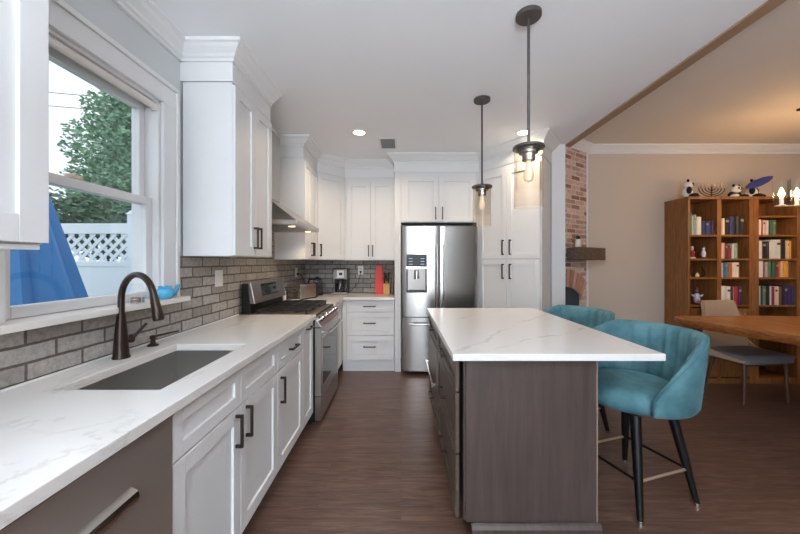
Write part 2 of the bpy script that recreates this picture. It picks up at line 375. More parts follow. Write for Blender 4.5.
# fireplace wall, diagonal, with an arched opening; built along its own axis
FP0 = Vector((2.248, 4.05)); fdir = -Vector((bd.x, bd.y)); fn = Vector((-fdir.y, fdir.x))      # from the corner leftwards
fn = fn if fn.y < 0 else -fn
def fw(t, o, z): p = FP0+fdir*t+fn*o; return Vector((p.x, p.y, z))
def fblock(mb, t0, t1, o0, o1, z0, z1, m=0):
    mb.hexa([fw(t1, o1, z0), fw(t0, o1, z0), fw(t0, o0, z0), fw(t1, o0, z0)], [fw(t1, o1, z1), fw(t0, o1, z1), fw(t0, o0, z1), fw(t1, o0, z1)], m)
wfp = MB()
TA0, TA1 = .15, .84; ztop = 1.07; zspr = .95; TEND = .485; AR_ = (.345**2+.12**2)/.24; ACZ = ztop-AR_
fblock(wfp, 0, TA0, 0, -.12, 0, DCH)
nst = 12; prev = None
def archz(t):
    u = t-(TA0+TA1)/2; return ACZ+math.sqrt(max(0, AR_*AR_-u*u))
for i in range(nst):
    a = TA0+(TEND-TA0)*i/nst; b = TA0+(TEND-TA0)*(i+1)/nst
    za, zb = archz(a), archz(b)
    wfp.hexa([fw(b, 0, zb), fw(a, 0, za), fw(a, -.12, za), fw(b, -.12, zb)], [fw(b, 0, DCH), fw(a, 0, DCH), fw(a, -.12, DCH), fw(b, -.12, DCH)])
fireplace = struct(wfp.build('wall_fireplace', M_brickF))
ar = MB(); rnd = random.Random(3)
cx_ = (TA0+TA1)/2; aw = (TA1-TA0)/2
for i in range(6):                                         # soldier bricks of the arch
    q0 = math.radians(39-6.4*i); q1 = q0-math.radians(5.3)
    pts = [(cx_-math.sin(q)*R, ACZ+math.cos(q)*R) for q, R in ((q0, AR_), (q1, AR_), (q1, AR_+.2), (q0, AR_+.2))]
    pts = [(min(p[0], TEND), p[1]) for p in pts]
    ar.hexa([fw(p[0], .012, p[1]) for p in pts], [fw(p[0], .0, p[1]) for p in pts], rnd.choice((0, 1, 2)))
M_fb = [plain('arch_brick_a', '#c49a88', .85, var=.15, scale=20), plain('arch_brick_b', '#a87868', .85, var=.15, scale=20), plain('arch_brick_c', '#b68a78', .85, var=.15, scale=20)]
struct(ar.build('trim_2', M_fb))
fb = MB(); fblock(fb, TA0+.001, TEND, -.015, -.05, 0, 1.1)
struct(fb.build('wall_firebox', plain('dark_blue_firebox', '#33414e', .7, var=.2)))
struct((lambda q: (fblock(q, -.012, .012, .012, -.0, 0, DCH), q)[1])(MB()).build('trim_3', M_trim))

# backsplash slabs
bs = MB()
bs.box(XW, -.6, .915, XW+.01, 1.005, 1.385); bs.box(XW, 1.005, .915, XW+.01, 2.022, 1.117); bs.box(XW, 2.022, .915, XW+.01, 2.75, 1.385)
bs.box(XW, 2.75, .915, XW+.01, 3.52, 1.66); bs.box(XW, 3.52, .915, XW+.01, 4.70, 1.375)
struct(bs.build('trim_4', M_brickL))
struct(MB().box(XW, 4.70, .915, -.08, YB, 1.37).build('trim_5', M_brickB))

struct(MB().box(XW+.0105, -.4, .9152, XW+.021, 2.76, .923).build('trim_13', M_trim, bevel=.002))
# crown moulding
def sweep(path, prof, m, name, closed=False, cap=True):
    """prof: (out, z) pairs, out measured to the right of the walking direction"""
    P = [Vector((x, y)) for x, y in path]; n = len(P); rings = []
    for i in range(n):
        ds = []
        if i > 0: ds.append((P[i]-P[i-1]).normalized())
        if i < n-1: ds.append((P[i+1]-P[i]).normalized())
        ns = [Vector((d.y, -d.x)) for d in ds]
        if len(ns) == 2:
            mm = (ns[0]+ns[1]).normalized(); mm = mm/max(.25, mm.dot(ns[0]))
        else: mm = ns[0]
        rings.append([Vector((P[i].x+mm.x*o, P[i].y+mm.y*o, z)) for o, z in prof])
    mb = MB(); mb.rings(rings, 0, cap)
    return struct(mb.build(name, m))
def crown_prof(top, h=.1, out=.092, board=None):
    b = top-h
    p = [(0.0, top), (out, top), (out, top-.018), (out-.012, top-.024), (out*.72, top-.04), (out*.42, top-h*.62), (.03, b+.024), (.018, b+.018), (.018, b)]
    if board: p += [(.006, b), (.006, board), (0.0, board)]
    else: p += [(0.0, b)]
    return p
TOPZ = 2.455
sweep([(XW, 2.052), (-1.035, 2.052), (-1.035, 2.64)], crown_prof(CH, board=TOPZ), M_trim, 'trim_6')
sweep([(XW, -2.5), (XW, 2.05)], crown_prof(CH, .1, .085), M_trim, 'trim_7')
sweep([(XW, 2.64), (XW, 3.54)], crown_prof(CH, .1, .085), M_trim, 'trim_8')
sweep([(XW, 3.546), (-1.037, 3.546), (-1.037, 4.10), (-.74, 4.383), (-.078, 4.383), (-.078, 4.118), (.958, 4.118), (1.45, 3.441), (1.688, 3.77)], crown_prof(CH, board=TOPZ), M_trim, 'trim_9')
sweep([(FP0.x+fdir.x*.40, FP0.y+fdir.y*.40-.001), (2.25, 4.049), (5.54, 4.049)], crown_prof(DCH, .095, .09), M_trim, 'trim_10')
# baseboards
def bprof(h=.13, t=.015): return [(0, 0), (t, 0), (t, h-.02), (t*.4, h), (0, h)]
sweep([(2.275, 4.049), (5.54, 4.049)], bprof(), M_trim, 'baseboard_dining')
sweep([(1.689, 3.749), (1.841, 3.749)], bprof(), M_trim, 'baseboard_partition')

# ------------------------------------------------------------------ window
win = struct(MB().box(XW, 1.88, 1.145, XW+.02, 2.0, 2.25).box(XW, 1.01, 1.145, XW+.02, 1.13, 2.25).box(XW, 1.01, 2.25, XW+.022, 2.0, 2.37)
             .box(XW+.02, 1.975, 1.145, XW+.032, 2.0, 2.37).box(XW+.022, 1.01, 2.345, XW+.034, 2.0, 2.37).build('window_1', M_trim, bevel=.003, recenter=False))
MB().box(-1.5, 1.13, 1.12, XW, 1.145, 2.25).box(-1.5, 1.865, 1.12, XW, 1.88, 2.25).box(-1.5, 1.13, 2.235, XW, 1.88, 2.25).build('jamb', M_trim, win)
MB().box(-1.5, 1.13, 1.12, XW, 1.88, 1.145).box(XW, .99, 1.118, -1.268, 2.022, 1.145).build('sill', plain('sill_stone', '#e6e2dd', .3, var=.03, scale=4), win, bevel=.004)
def sash(xi, xo, y0, y1, z0, z1, st, br, tr, name):
    m = MB(); m.box(xo, y0, z0, xi, y0+st, z1); m.box(xo, y1-st, z0, xi, y1, z1); m.box(xo, y0+st, z0, xi, y1-st, z0+br); m.box(xo, y0+st, z1-tr, xi, y1-st, z1)
    o = m.build(name, M_trim, win, bevel=.004)
    xm = (xi+xo)/2
    MB().box(xm-.003, y0+st, z0+br, xm+.003, y1-st, z1-tr).build('pane', M_pane, o)
    return o
ls = sash(-1.385, -1.42, 1.147, 1.863, 1.146, 1.705, .042, .045, .042, 'lower_sash')
us = sash(-1.424, -1.459, 1.147, 1.863, 1.668, 2.234, .038, .036, .05, 'upper_sash')
MB().box(-1.384, 1.40, 1.706, -1.41, 1.46, 1.722).build('sash_lock', plain('beige_lock', '#d9c9b2', .5), ls, bevel=.003)
rb = MB(); rb.tube([(-1.372, 1.15, 2.215), (-1.372, 1.86, 2.215)], .018, 14)
rb.box(-1.355, 1.85, 2.19, -1.385, 1.862, 2.234)
rb.build('roller_blind', plain('cream_blind', '#e9e2dc', .7), win, smooth=True)

# ------------------------------------------------------------------ outside
struct(MB().box(-14, -3, -.7, -1.52, 16, -.62).build('floor_garden', M_grass))
FX0, FX1, FY = -7.4, -3.72, 4.62
fence = thing('garden_fence', 'white vinyl privacy fence with a lattice top outside the window', 'fence', (FX0, FY, -.62))
pn = MB(); L_ = FX1-FX0
pn.box(0, -.02, .05, L_, .02, 1.93); 
pn.build('solid_panel', M_vinyl, fence)
MB().box(0, -.03, 1.91, L_, .03, 1.98).box(0, -.03, 2.36, L_, .03, 2.5).build('rail', M_vinyl, fence)
lt = MB(); s = .145; zz0, zz1 = 1.98, 2.36; hh = zz1-zz0
k = -hh
while k < L_:
    for sg in (1, -1):
        a0 = max(0, k); a1 = min(L_, k+hh)
        if a1 > a0:
            z_a = zz0+(a0-k) if sg > 0 else zz1-(a0-k); z_b = zz0+(a1-k) if sg > 0 else zz1-(a1-k)
            w = .03; yy = -.006 if sg > 0 else .006
            lt.hexa([(a0, yy-.005, z_a-w), (a1, yy-.005, z_b-w), (a1, yy+.005, z_b-w), (a0, yy+.005, z_a-w)], [(a0, yy-.005, z_a+w), (a1, yy-.005, z_b+w), (a1, yy+.005, z_b+w), (a0, yy+.005, z_a+w)])
    k += s
lt.build('lattice', M_vinyl, fence)
for x in (0, 1.85, L_+.06):
    p = MB(); p.box(x-.065, -.065, 0, x+.065, .065, 2.62); p.hexa([(x-.08, -.08, 2.62), (x+.08, -.08, 2.62), (x+.08, .08, 2.62), (x-.08, .08, 2.62)], [(x-.02, -.02, 2.70), (x+.02, -.02, 2.70), (x+.02, .02, 2.70), (x-.02, .02, 2.70)])
    p.build('post', M_vinyl, fence)
tag(MB().box(-3.57, 4.60, -.62, -2.2, 4.64, 1.6).build('fence_panel', M_vinyl), 'plain white fence panel to the right of the lattice fence', 'fence')
cov = MB(); rings = []
for i in range(10):
    t = i/9; z = -.62+3.0*t; R = .80*(1-t)+.07
    rings.append([Vector((-3.06+R*(1+.10*math.sin(8*a+t*2)+.05*math.sin(19*a+t))*math.cos(a), 2.62+R*(1+.10*math.sin(8*a+t*2)+.05*math.sin(19*a+t))*math.sin(a)*.9, z)) for a in (2*PI*j/60 for j in range(60))])
cov.rings(rings)
tag(cov.build('patio_cover', M_bluec, smooth=60), 'draped blue cloth cover standing outside the kitchen window', 'cover')
def tree(label, loc, hgt, blobs, mleaf, seed, leaf=.16, n=2600, name='tree'):
    t = thing(name, label, 'tree', loc)
    MB().tube([(0, 0, 0), (.05, .03, hgt*.4), (0, 0, hgt*.72)], [.14, .1, .05], 10).build('trunk', M_bark, t, smooth=True)
    r = random.Random(seed); mb = MB()
    for _ in range(n):
        b = r.choice(blobs); d = Vector((r.gauss(0, 1), r.gauss(0, 1), r.gauss(0, 1))).normalized()*(r.random()**.45)
        c = Vector((b[0]+d.x*b[3], b[1]+d.y*b[3], b[2]+d.z*b[4])); a = r.random()*6.28; q = Vector((math.cos(a), math.sin(a), r.uniform(-.6, .6))).normalized(); u = q.cross(Vector((r.uniform(-1, 1), r.uniform(-1, 1), r.uniform(-1, 1)))).normalized()
        s_ = leaf*r.uniform(.6, 1.3); vs = [mb.bm.verts.new(c+p) for p in (q*s_, u*s_*.5, -q*s_, -u*s_*.5)]
        mb.face(vs)
    mb.build('foliage', mleaf, t)
    return t
tree('tall light green tree rising beyond the white fence', (-8.35, 9.6, -.62), 6.4, [(0, 0, 4.2, 1.0, .9), (.2, 0, 5.2, 1.2, .9), (.3, .2, 6.2, 1.0, .8), (.7, 0, 4.0, .9, 1.0), (.9, 0, 5.4, .9, .9), (-.1, 0, 3.4, 1.0, .7), (.9, .2, 6.5, .9, .7)], M_leaf, 1, .07, 19000)
tree('dark green hedge tree just behind the lattice fence', (-7.4, 6.9, -.62), 2.6, [(-1.6, 0, 2.75, .9, .7), (-.7, 0, 2.9, .9, .7), (.3, 0, 2.8, .9, .7), (1.1, .3, 2.7, .8, .7), (2.0, .3, 2.6, .8, .7), (2.9, .3, 2.6, .8, .6)], M_leaf2, 2, .07, 12000)
ow = MB()
ow.tube([(-16, 11, 7.3), (-10, 11.4, 6.95), (-4, 12, 7.25)], .012, 6)
tag(ow.build('power_line', M_black), 'upper overhead utility wire crossing the sky', 'wire')
ow = MB(); ow.tube([(-16, 11, 6.85), (-10, 11.4, 6.5), (-4, 12, 6.8)], .012, 6)
tag(ow.build('power_line', M_black), 'lower overhead utility wire crossing the sky', 'wire')

# ------------------------------------------------------------------ cabinets
def bar_v(parent, x, y, z0, z1, mat=None, name='handle'):
    m = MB(); t = .006
    m.box(x-t, y-.034, z0, x+t, y-.022, z1); m.box(x-t, y-.024, z0, x+t, y, z0+.014); m.box(x-t, y-.024, z1-.014, x+t, y, z1)
    return m.build(name, mat or M_pull, parent, bevel=.002)
def bar_h(parent, x0, x1, y, z, mat=None, name='handle'):
    m = MB(); t = .006
    m.box(x0, y-.034, z-t, x1, y-.022, z+t); m.box(x0, y-.024, z-t, x0+.014, y, z+t); m.box(x1-.014, y-.024, z-t, x1, y, z+t)
    return m.build(name, mat or M_pull, parent, bevel=.002)
def front(parent, kind, x0, z0, x1, z1, mat, handle=None, th=.02, rail=.062, slab=False):
    g = .0018; x0 += g; x1 -= g; z0 += g; z1 -= g
    m = MB()
    if slab: m.box(x0, -th, z0, x1, -.0005, z1)
    else:
        rl = min(rail, (x1-x0)*.27, (z1-z0)*.3)
        m.box(x0, -th, z0, x0+rl, -.0005, z1); m.box(x1-rl, -th, z0, x1, -.0005, z1)
        m.box(x0+rl, -th, z0, x1-rl, -.0005, z0+rl); m.box(x0+rl, -th, z1-rl, x1-rl, -.0005, z1)
        m.box(x0+rl, -th+.011, z0+rl, x1-rl, -.0005, z1-rl)
    o = m.build(kind, mat, parent, bevel=.0015)
    if handle:
        if handle[0] == 'v': bar_v(o, handle[1], -th, handle[2], handle[3])
        else: bar_h(o, handle[1], handle[2], -th, handle[3])
    return o
def cabinet(name, label, cat, loc, rz, w, d, z0, z1, fronts, toe=None, mat=None, group=None, poly=None, toe_in=.06):
    mat = mat or M_white
    t = thing(name, label, cat, (loc[0], loc[1], 0), rz, group)
    b = MB()
    if poly: b.prism(poly, z0, z1)
    else: b.box(0.0008, 0, z0, w-.0008, d, z1)
    b.build('carcass', mat, t, bevel=.001)
    if toe: MB().box(.0008, toe_in, 0, w-.0008, d, z0-.0006).build('toe_kick', mat, t)
    for f in fronts: front(t, f[0], f[1], f[2], f[3], f[4], mat, f[5] if len(f) > 5 else None, **(f[6] if len(f) > 6 else {}))
    return t
R90 = PI/2
XL = -.745                                   # carcass face of the left base run; doors stand 2 cm proud
BD = .585
cabinet('base_cabinet', 'white base cabinet nearest the viewer under the left worktop', 'cabinet', (XL, -.4), R90, .855, BD, .1, .879,
        [('drawer', 0, .70, .855, .873, ('h', .35, .5, .79)), ('door', 0, .108, .427, .695, ('v', .39, .53, .68)), ('door', .427, .108, .855, .695, ('v', .465, .53, .68))], toe=True)
dw = thing('dishwasher', 'stainless steel dishwasher under the near left worktop', 'dishwasher', (XL, .457, 0), R90)
MB().box(.002, .002, .1, .602, BD, .872).box(.02, .05, 0, .58, .5, .099).build('tub', M_steeld, dw)
MB().box(.002, -.026, .1, .602, .0, .872).build('door_panel', M_steeldw, dw, bevel=.006)
MB().box(.002, -.0275, .868, .602, .0, .8775).build('control_strip', M_black, dw)
hd = MB(); pr = [(-.027, .70), (-.046, .712), (-.05, .728), (-.046, .742), (-.027, .752)]
hd.rings([[Vector((x, y, z)) for y, z in pr] for x in (.04, .435)])
hd.build('handle', M_chrome, dw, smooth=30)
cabinet('sink_cabinet', 'white double-door sink cabinet with two false drawer fronts', 'cabinet', (XL, 1.064), R90, .907, BD, .1, .70,
        [('false_front', 0, .705, .4535, .873), ('false_front', .4535, .705, .907, .873), ('door', 0, .108, .4535, .70, ('v', .405, .535, .68)), ('door', .4535, .108, .907, .70, ('v', .502, .535, .68))], toe=True)
cabinet('base_cabinet', 'white base cabinet with one drawer and one door next to the sink cabinet', 'cabinet', (XL, 1.972), R90, .506, BD, .1, .879,
        [('drawer', 0, .705, .506, .873, ('h', .19, .33, .785)), ('door', 0, .108, .506, .70, ('v', .045, .50, .66))], toe=True)
cabinet('pullout_cabinet', 'narrow white pull-out cabinet beside the gas range', 'cabinet', (XL, 2.479), R90, .285, BD, .1, .879,
        [('door', 0, .108, .285, .873, ('h', .08, .21, .835))], toe=True)
# corner + back base cabinets
cabinet('corner_cabinet', 'white corner base cabinet between the range and back drawers', 'cabinet', (XL, 3.56), R90, 1.135, BD, .1, .879, [('filler', 0, .108, .56, .873)], toe=True)
cabinet('drawer_cabinet', 'white three-drawer base cabinet left of the fridge', 'cabinet', (-.722, 4.14), 0, .64, .555, .13, .879,
        [('filler', 0, .138, .052, .873, None, dict(slab=True)), ('drawer', .052, .738, .64, .873, ('h', .26, .41, .805)), ('drawer', .052, .447, .64, .733, ('h', .26, .41, .60)), ('drawer', .052, .145, .64, .442, ('h', .26, .41, .31))], toe=True, toe_in=.015)
# wall cabinets
cabinet('wall_cabinet', 'white wall cabinet at the near left edge above the worktop', 'cabinet', (-1.037, -.45), R90, 1.42, .303, 1.4, TOPZ,
        [('door', 0, 1.402, .71, 2.44, ('v', .665, 1.44, 1.59)), ('door', .71, 1.402, 1.42, 2.44, ('v', .755, 1.44, 1.59), dict(rail=.075))])
struct(MB().box(-1.337, -.45, 1.385, -1.03, .955, 1.3985).build('trim_11', M_white))
cabinet('wall_cabinet', 'white two-door wall cabinet between the window and the hood', 'cabinet', (-1.037, 2.056), R90, .584, .303, 1.387, TOPZ,
        [('door', 0, 1.389, .292, 2.44, ('v', .262, 1.44, 1.59)), ('door', .292, 1.389, .584, 2.44, ('v', .322, 1.44, 1.59))])
cabinet('wall_cabinet', 'white two-door wall cabinet just past the range hood', 'cabinet', (-1.037, 3.55), R90, .548, .303, 1.378, TOPZ,
        [('door', 0, 1.38, .274, 2.44, ('v', .246, 1.42, 1.57)), ('door', .274, 1.38, .548, 2.44, ('v', .302, 1.42, 1.57))])
c45 = math.cos(PI/4)
dl = math.hypot(-.742+1.035, 4.384-4.101)
def loc45(px, py, ox, oy, rz):
    dx, dy = px-ox, py-oy; c, s_ = math.cos(-rz), math.sin(-rz); return (dx*c-dy*s_, dx*s_+dy*c)
rz45 = math.atan2(4.384-4.101, -.742+1.035)
cabinet('diagonal_cabinet', 'white diagonal corner wall cabinet above the coffee maker', 'cabinet', (-1.035, 4.101), rz45, dl, .3, 1.378, TOPZ,
        [('door', .008, 1.38, dl-.008, 2.44, ('v', .04, 1.42, 1.57))], poly=[loc45(x, y, -1.035, 4.101, rz45) for x, y in ((-1.035, 4.101), (-.742, 4.384), (-.742, 4.697), (-1.338, 4.697), (-1.338, 4.101))])
cabinet('wall_cabinet', 'white two-door wall cabinet above the back counter', 'cabinet', (-.74, 4.386), 0, .66, .31, 1.372, TOPZ,
        [('door', .03, 1.374, .345, 2.40, ('v', .318, 1.42, 1.57)), ('door', .345, 1.374, .66, 2.40, ('v', .372, 1.42, 1.57))])
tag(MB().box(-.078, 4.12, 0, -.002, YB-.003, TOPZ).build('end_panel', M_white, bevel=.001), 'tall white end panel on the left of the fridge', 'panel')
tag(MB().box(.93, 4.12, 0, .957, YB-.003, TOPZ).build('end_panel', M_white, bevel=.001), 'tall white end panel between fridge and pantry', 'panel')
cabinet('overfridge_cabinet', 'white two-door cabinet above the fridge', 'cabinet', (0, 4.12), 0, .928, .58, 1.835, TOPZ,
        [('door', .03, 1.842, .464, 2.40, ('v', .422, 1.87, 2.02)), ('door', .464, 1.842, .90, 2.40, ('v', .506, 1.87, 2.02))])
# angled pantry
A_, B_ = Vector((.96, 4.12)), Vector((1.45, 3.445)); rzp = math.atan2(B_.y-A_.y, B_.x-A_.x); pw = (B_-A_).length
ppoly = [loc45(x, y, A_.x, A_.y, rzp) for x, y in ((.96, 4.12), (1.45, 3.445), (1.686, 3.772), (1.686, 4.705), (.96, 4.705))]
hm = pw/2
cabinet('pantry_cabinet', 'tall white angled four-door pantry cabinet right of the fridge', 'cabinet', (A_.x, A_.y), rzp, pw, .5, .1, TOPZ,
        [('door', .01, 1.385, hm, 2.40, ('v', hm-.042, 1.43, 1.6)), ('door', hm, 1.385, pw-.01, 2.40, ('v', hm+.055, 1.43, 1.6)),
         ('door', .01, .11, hm, 1.38, ('v', hm-.042, 1.16, 1.33)), ('door', hm, .11, pw-.01, 1.38, ('v', hm+.055, 1.16, 1.33))], poly=ppoly)
struct(MB().prism([(A_.x+.03, 4.125), (1.44, 3.51), (1.62, 3.77), (1.62, 4.7), (.99, 4.7)], 0, .0995).build('trim_12', M_white))

# ------------------------------------------------------------------ worktops
def slab_with_hole(x0, y0, x1, y1, hx0, hy0, hx1, hy1, z0, z1):
    m = MB(); bm = m.bm
    xs = [x0, hx0, hx1, x1]; ys = [y0, hy0, hy1, y1]
    V = {}
    for zi, z in enumerate((z0, z1)):
        for i, x in enumerate(xs):
            for j, y in enumerate(ys): V[i, j, zi] = bm.verts.new((x, y, z))
    for i in range(3):
        for j in range(3):
            if (i, j) == (1, 1): continue
            for zi in (0, 1): m.face([V[i, j, zi], V[i+1, j, zi], V[i+1, j+1, zi], V[i, j+1, zi]])
    for i in range(3):
        for j in (0, 3): m.face([V[i, j, 0], V[i+1, j, 0], V[i+1, j, 1], V[i, j, 1]])
        for i2 in (0, 3): m.face([V[i2, i, 0], V[i2, i+1, 0], V[i2, i+1, 1], V[i2, i, 1]])
    m.face([V[1, 1, 0], V[2, 1, 0], V[2, 1, 1], V[1, 1, 1]]); m.face([V[1, 2, 0], V[2, 2, 0], V[2, 2, 1], V[1, 2, 1]])
    m.face([V[1, 1, 0], V[1, 2, 0], V[1, 2, 1], V[1, 1, 1]]); m.face([V[2, 1, 0], V[2, 2, 0], V[2, 2, 1], V[2, 1, 1]])
    return m
SX0, SX1, SY0, SY1 = -1.19, -.822, 1.143, 1.777
tag(slab_with_hole(-1.338, -.4, -.70, 2.768, SX0, SY0, SX1, SY1, .88, .915).build('worktop', M_quartz, bevel=.003), 'long white quartz worktop with the sink along the left wall', 'worktop')
tag(MB().prism([(-1.338, 3.556), (-.70, 3.556), (-.70, 4.10), (-.081, 4.10), (-.081, 4.698), (-1.338, 4.698)], .88, .915).build('worktop', M_quartz, bevel=.003), 'L-shaped white quartz worktop in the back corner past the range', 'worktop')
# sink
sk = thing('kitchen_sink', 'rectangular stainless undermount sink below the window', 'sink', ((SX0+SX1)/2, (SY0+SY1)/2, .705))
hw, hl = (SX1-SX0)/2+.004, (SY1-SY0)/2+.004
sb_ = MB(); t_ = .004; zt = .1745
sb_.box(-hw, -hl, 0, hw, hl, t_); sb_.box(-hw, -hl, t_, -hw+t_, hl, zt); sb_.box(hw-t_, -hl, t_, hw, hl, zt); sb_.box(-hw+t_, -hl, t_, hw-t_, -hl+t_, zt); sb_.box(-hw+t_, hl-t_, t_, hw-t_, hl, zt)
sb_.build('basin', M_sink, sk)
MB().lathe([(.045, .0), (.045, .003), (.03, .004), (.01, .002)], (0, .05, t_+.0003), 20).build('drain', M_chrome, sk, smooth=True)
# faucet
fx, fy = -1.268, 1.518
fa = thing('faucet', 'oil-rubbed bronze gooseneck faucet behind the sink', 'faucet', (fx, fy, .9155))
MB().lathe([(.034, 0), (.034, .006), (.031, .012), (.0285, .06), (.024, .12), (.019, .17), (.0165, .195)], (0, 0, 0), 22).build('body', M_bronze, fa, smooth=True)
dirv = Vector((.215, -.088, 0)); rr_ = dirv.length/2; dn = dirv.normalized()
pts = [Vector((0, 0, .195)), Vector((0, 0, .255))]
for i in range(1, 16):
    a = PI-PI*i/15*.93; pts.append(dn*(rr_+rr_*math.cos(a))+Vector((0, 0, .263+rr_*math.sin(a))))
MB().tube(pts, .0135, 14).build('gooseneck', M_bronze, fa, smooth=True)
e = pts[-1]; d2 = (pts[-1]-pts[-2]).normalized()
MB().tube([e-d2*.004, e+d2*.02, e+d2*.05, e+d2*.10, e+d2*.108], [.0145, .017, .019, .022, .018], 16).build('spray_head', M_bronze, fa, smooth=True)
MB().tube([(.012, .012, .075), (.02, .03, .08)], [.016, .016], 12).tube([(.02, .03, .08), (.022, .036, .08)], .019, 12).tube([(.022, .034, .08), (.035, .06, .11), (.05, .085, .142)], [.008, .007, .006], 10).build('lever', M_bronze, fa, smooth=True)
so = thing('soap_dispenser', 'small bronze soap dispenser pump right of the faucet', 'dispenser', (-1.288, 1.74, .9155))
MB().lathe([(.026, 0), (.026, .006), (.012, .014), (.011, .035), (.015, .04), (.015, .05), (.008, .055)], (0, 0, 0), 18).build('base', M_bronze, so, smooth=True)
MB().tube([(0, 0, .047), (.05, .045, .056), (.085, .075, .062)], [.006, .005, .004], 10).build('nozzle', M_bronze, so, smooth=True)

# sill ornaments
npot = thing('neti_pot', 'glossy blue spouted pot on the window sill', 'pot', (-1.312, 1.862, 1.1455))
MB().lathe([(.026, 0), (.033, .004), (.043, .02), (.045, .036), (.038, .052), (.03, .058), (.031, .066), (.034, .07), (.03, .068), (.027, .055)], (0, 0, 0), 24).build('body', M_pot, npot, smooth=True)
MB().tube([(0, .035, .022), (0, .07, .025), (.0, .098, .045), (0, .115, .07)], [.02, .015, .011, .008], 12).build('spout', M_pot, npot, smooth=True)
gj = thing('glass_jar', 'small clear glass jar of pebbles behind the faucet on the sill', 'jar', (-1.315, 1.67, 1.1455))
MB().lathe([(.034, 0), (.037, .004), (.037, .05), (.03, .07), (.02, .088), (.021, .095)], (0, 0, 0), 22).build('jar_glass', M_clear, gj, smooth=True)
pb = MB(); r = random.Random(5)
for _ in range(26):
    a = r.random()*6.28; q = r.random()**.5*.027
    pb.ell((q*math.cos(a), q*math.sin(a), .006+r.random()*.022), (.007, .006, .005), r.choice((0, 1)), 8, 5)
o = pb.build('pebbles', [plain('pink_pebble', '#b79c94', .7), plain('grey_pebble', '#8d8680', .7)], gj, smooth=True); o['kind'] = 'stuff'

# ------------------------------------------------------------------ range
SY_, SW = 2.776, .774
rg = thing('gas_range', 'stainless gas range with black grates on the left run', 'range', (-.685, SY_, 0), R90)
# local: x along the wall, y towards the wall (0 = front of the body)
MB().box(.003, .03, .02, SW-.003, .638, .905).build('body', M_blackm, rg)
MB().box(.02, .06, 0, .06, .1, .02).box(SW-.06, .06, 0, SW-.02, .1, .02).box(.02, .5, 0, .06, .54, .02).box(SW-.06, .5, 0, SW-.02, .54, .02).build('foot', M_black, rg)
dr = MB().box(.004, -.02, .03, SW-.004, .029, .228).build('drawer', M_steelh, rg, bevel=.004)
od = MB()
od.box(.004, -.022, .235, .07, .029, .80); od.box(SW-.07, -.022, .235, SW-.004, .029, .80); od.box(.07, -.022, .235, SW-.07, .029, .30); od.box(.07, -.022, .70, SW-.07, .029, .80)
od = od.build('oven_door', M_steelh, rg, bevel=.003)
MB().box(.07, -.0185, .30, SW-.07, .02, .70).build('oven_window', M_ovglass, od)
hb = MB(); hp = [(x, -.066-.012*math.sin(PI*(x-.05)/(SW-.1)), .755) for x in [.05+(SW-.1)*i/14 for i in range(15)]]
hb.tube(hp, .013, 12); hb.tube([(.07, -.02, .755), (.07, -.068, .755)], .011, 10); hb.tube([(SW-.07, -.02, .755), (SW-.07, -.068, .755)], .011, 10)
hb.build('oven_handle', M_chrome, od, smooth=True)
MB().hexa([(.004, -.03, .805), (SW-.004, -.03, .805), (SW-.004, .03, .805), (.004, .03, .805)], [(.004, .045, .912), (SW-.004, .045, .912), (SW-.004, .1, .912), (.004, .1, .912)]).build('control_panel', M_steelh, rg, bevel=.004)
nv = Vector((0, -.107, .075)).normalized()
for k_ in range(5):
    c = Vector((.10+k_*(SW-.2)/4, .004, .862))
    kb = MB().tube([c-nv*.004, c+nv*.012, c+nv*.016, c+nv*.036, c+nv*.04], [.026, .026, .021, .019, .016], 16).build('knob', M_chrome, rg, smooth=True)
MB().box(.003, .1, .9055, SW-.003, .56, .918).build('cooktop', plain('cooktop_steel', '#94897f', .3, .7), rg, bevel=.003)
for gi in range(3):
    g0 = .02+gi*(SW-.04)/3; g1 = g0+(SW-.04)/3-.006
    gr = MB(); z0, z1 = .935, .95; w_ = .014
    for y in (.105, .52): gr.box(g0, y-w_/2, z0, g1, y+w_/2, z1)
    for x in (g0, g1-w_): gr.box(x, .105, z0, x+w_, .52, z1)
    for y in (.205, .3125, .42): gr.box(g0, y-w_/2, z0, g1, y+w_/2, z1+.003)
    for x in (g0+(g1-g0)*.33, g0+(g1-g0)*.67): gr.box(x-w_/2, .105, z0, x+w_/2, .52, z1+.003)
    for x in (g0+.002, g1-.014):
        for y in (.11, .51): gr.box(x, y-.006, .918, x+.012, y+.006, z0)
    gr.build('grate', M_iron, rg)
for (bx, by) in ((.15, .2), (.15, .42), (.387, .31), (.62, .2), (.62, .42)):
    MB().lathe([(.045, 0), (.045, .006), (.03, .008), (.03, .014), (.0, .015)], (bx, by, .918), 18).build('burner', M_iron, rg, smooth=True)
bg = MB().hexa([(.003, .56, .906), (SW-.003, .56, .906), (SW-.003, .638, .906), (.003, .638, .906)], [(.003, .585, 1.17), (SW-.003, .585, 1.17), (SW-.003, .638, 1.17), (.003, .638, 1.17)]).build('backguard', M_blackm, rg, bevel=.003)
cp = MB().hexa([(.012, .53, 1.0), (SW-.012, .53, 1.0), (SW-.012, .58, 1.0), (.012, .58, 1.0)], [(.012, .566, 1.178), (SW-.012, .566, 1.178), (SW-.012, .63, 1.178), (.012, .63, 1.178)]).build('control_fascia', M_steelh, bg, bevel=.004)
def fas(z): return .53+(z-1.0)/.178*.036-.002
MB().hexa([(.19, fas(1.05), 1.05), (.56, fas(1.05), 1.05), (.56, fas(1.05)+.01, 1.05), (.19, fas(1.05)+.01, 1.05)], [(.19, fas(1.155), 1.155), (.56, fas(1.155), 1.155), (.56, fas(1.155)+.01, 1.155), (.19, fas(1.155)+.01, 1.155)]).build('clock_display', M_dkglass, cp)

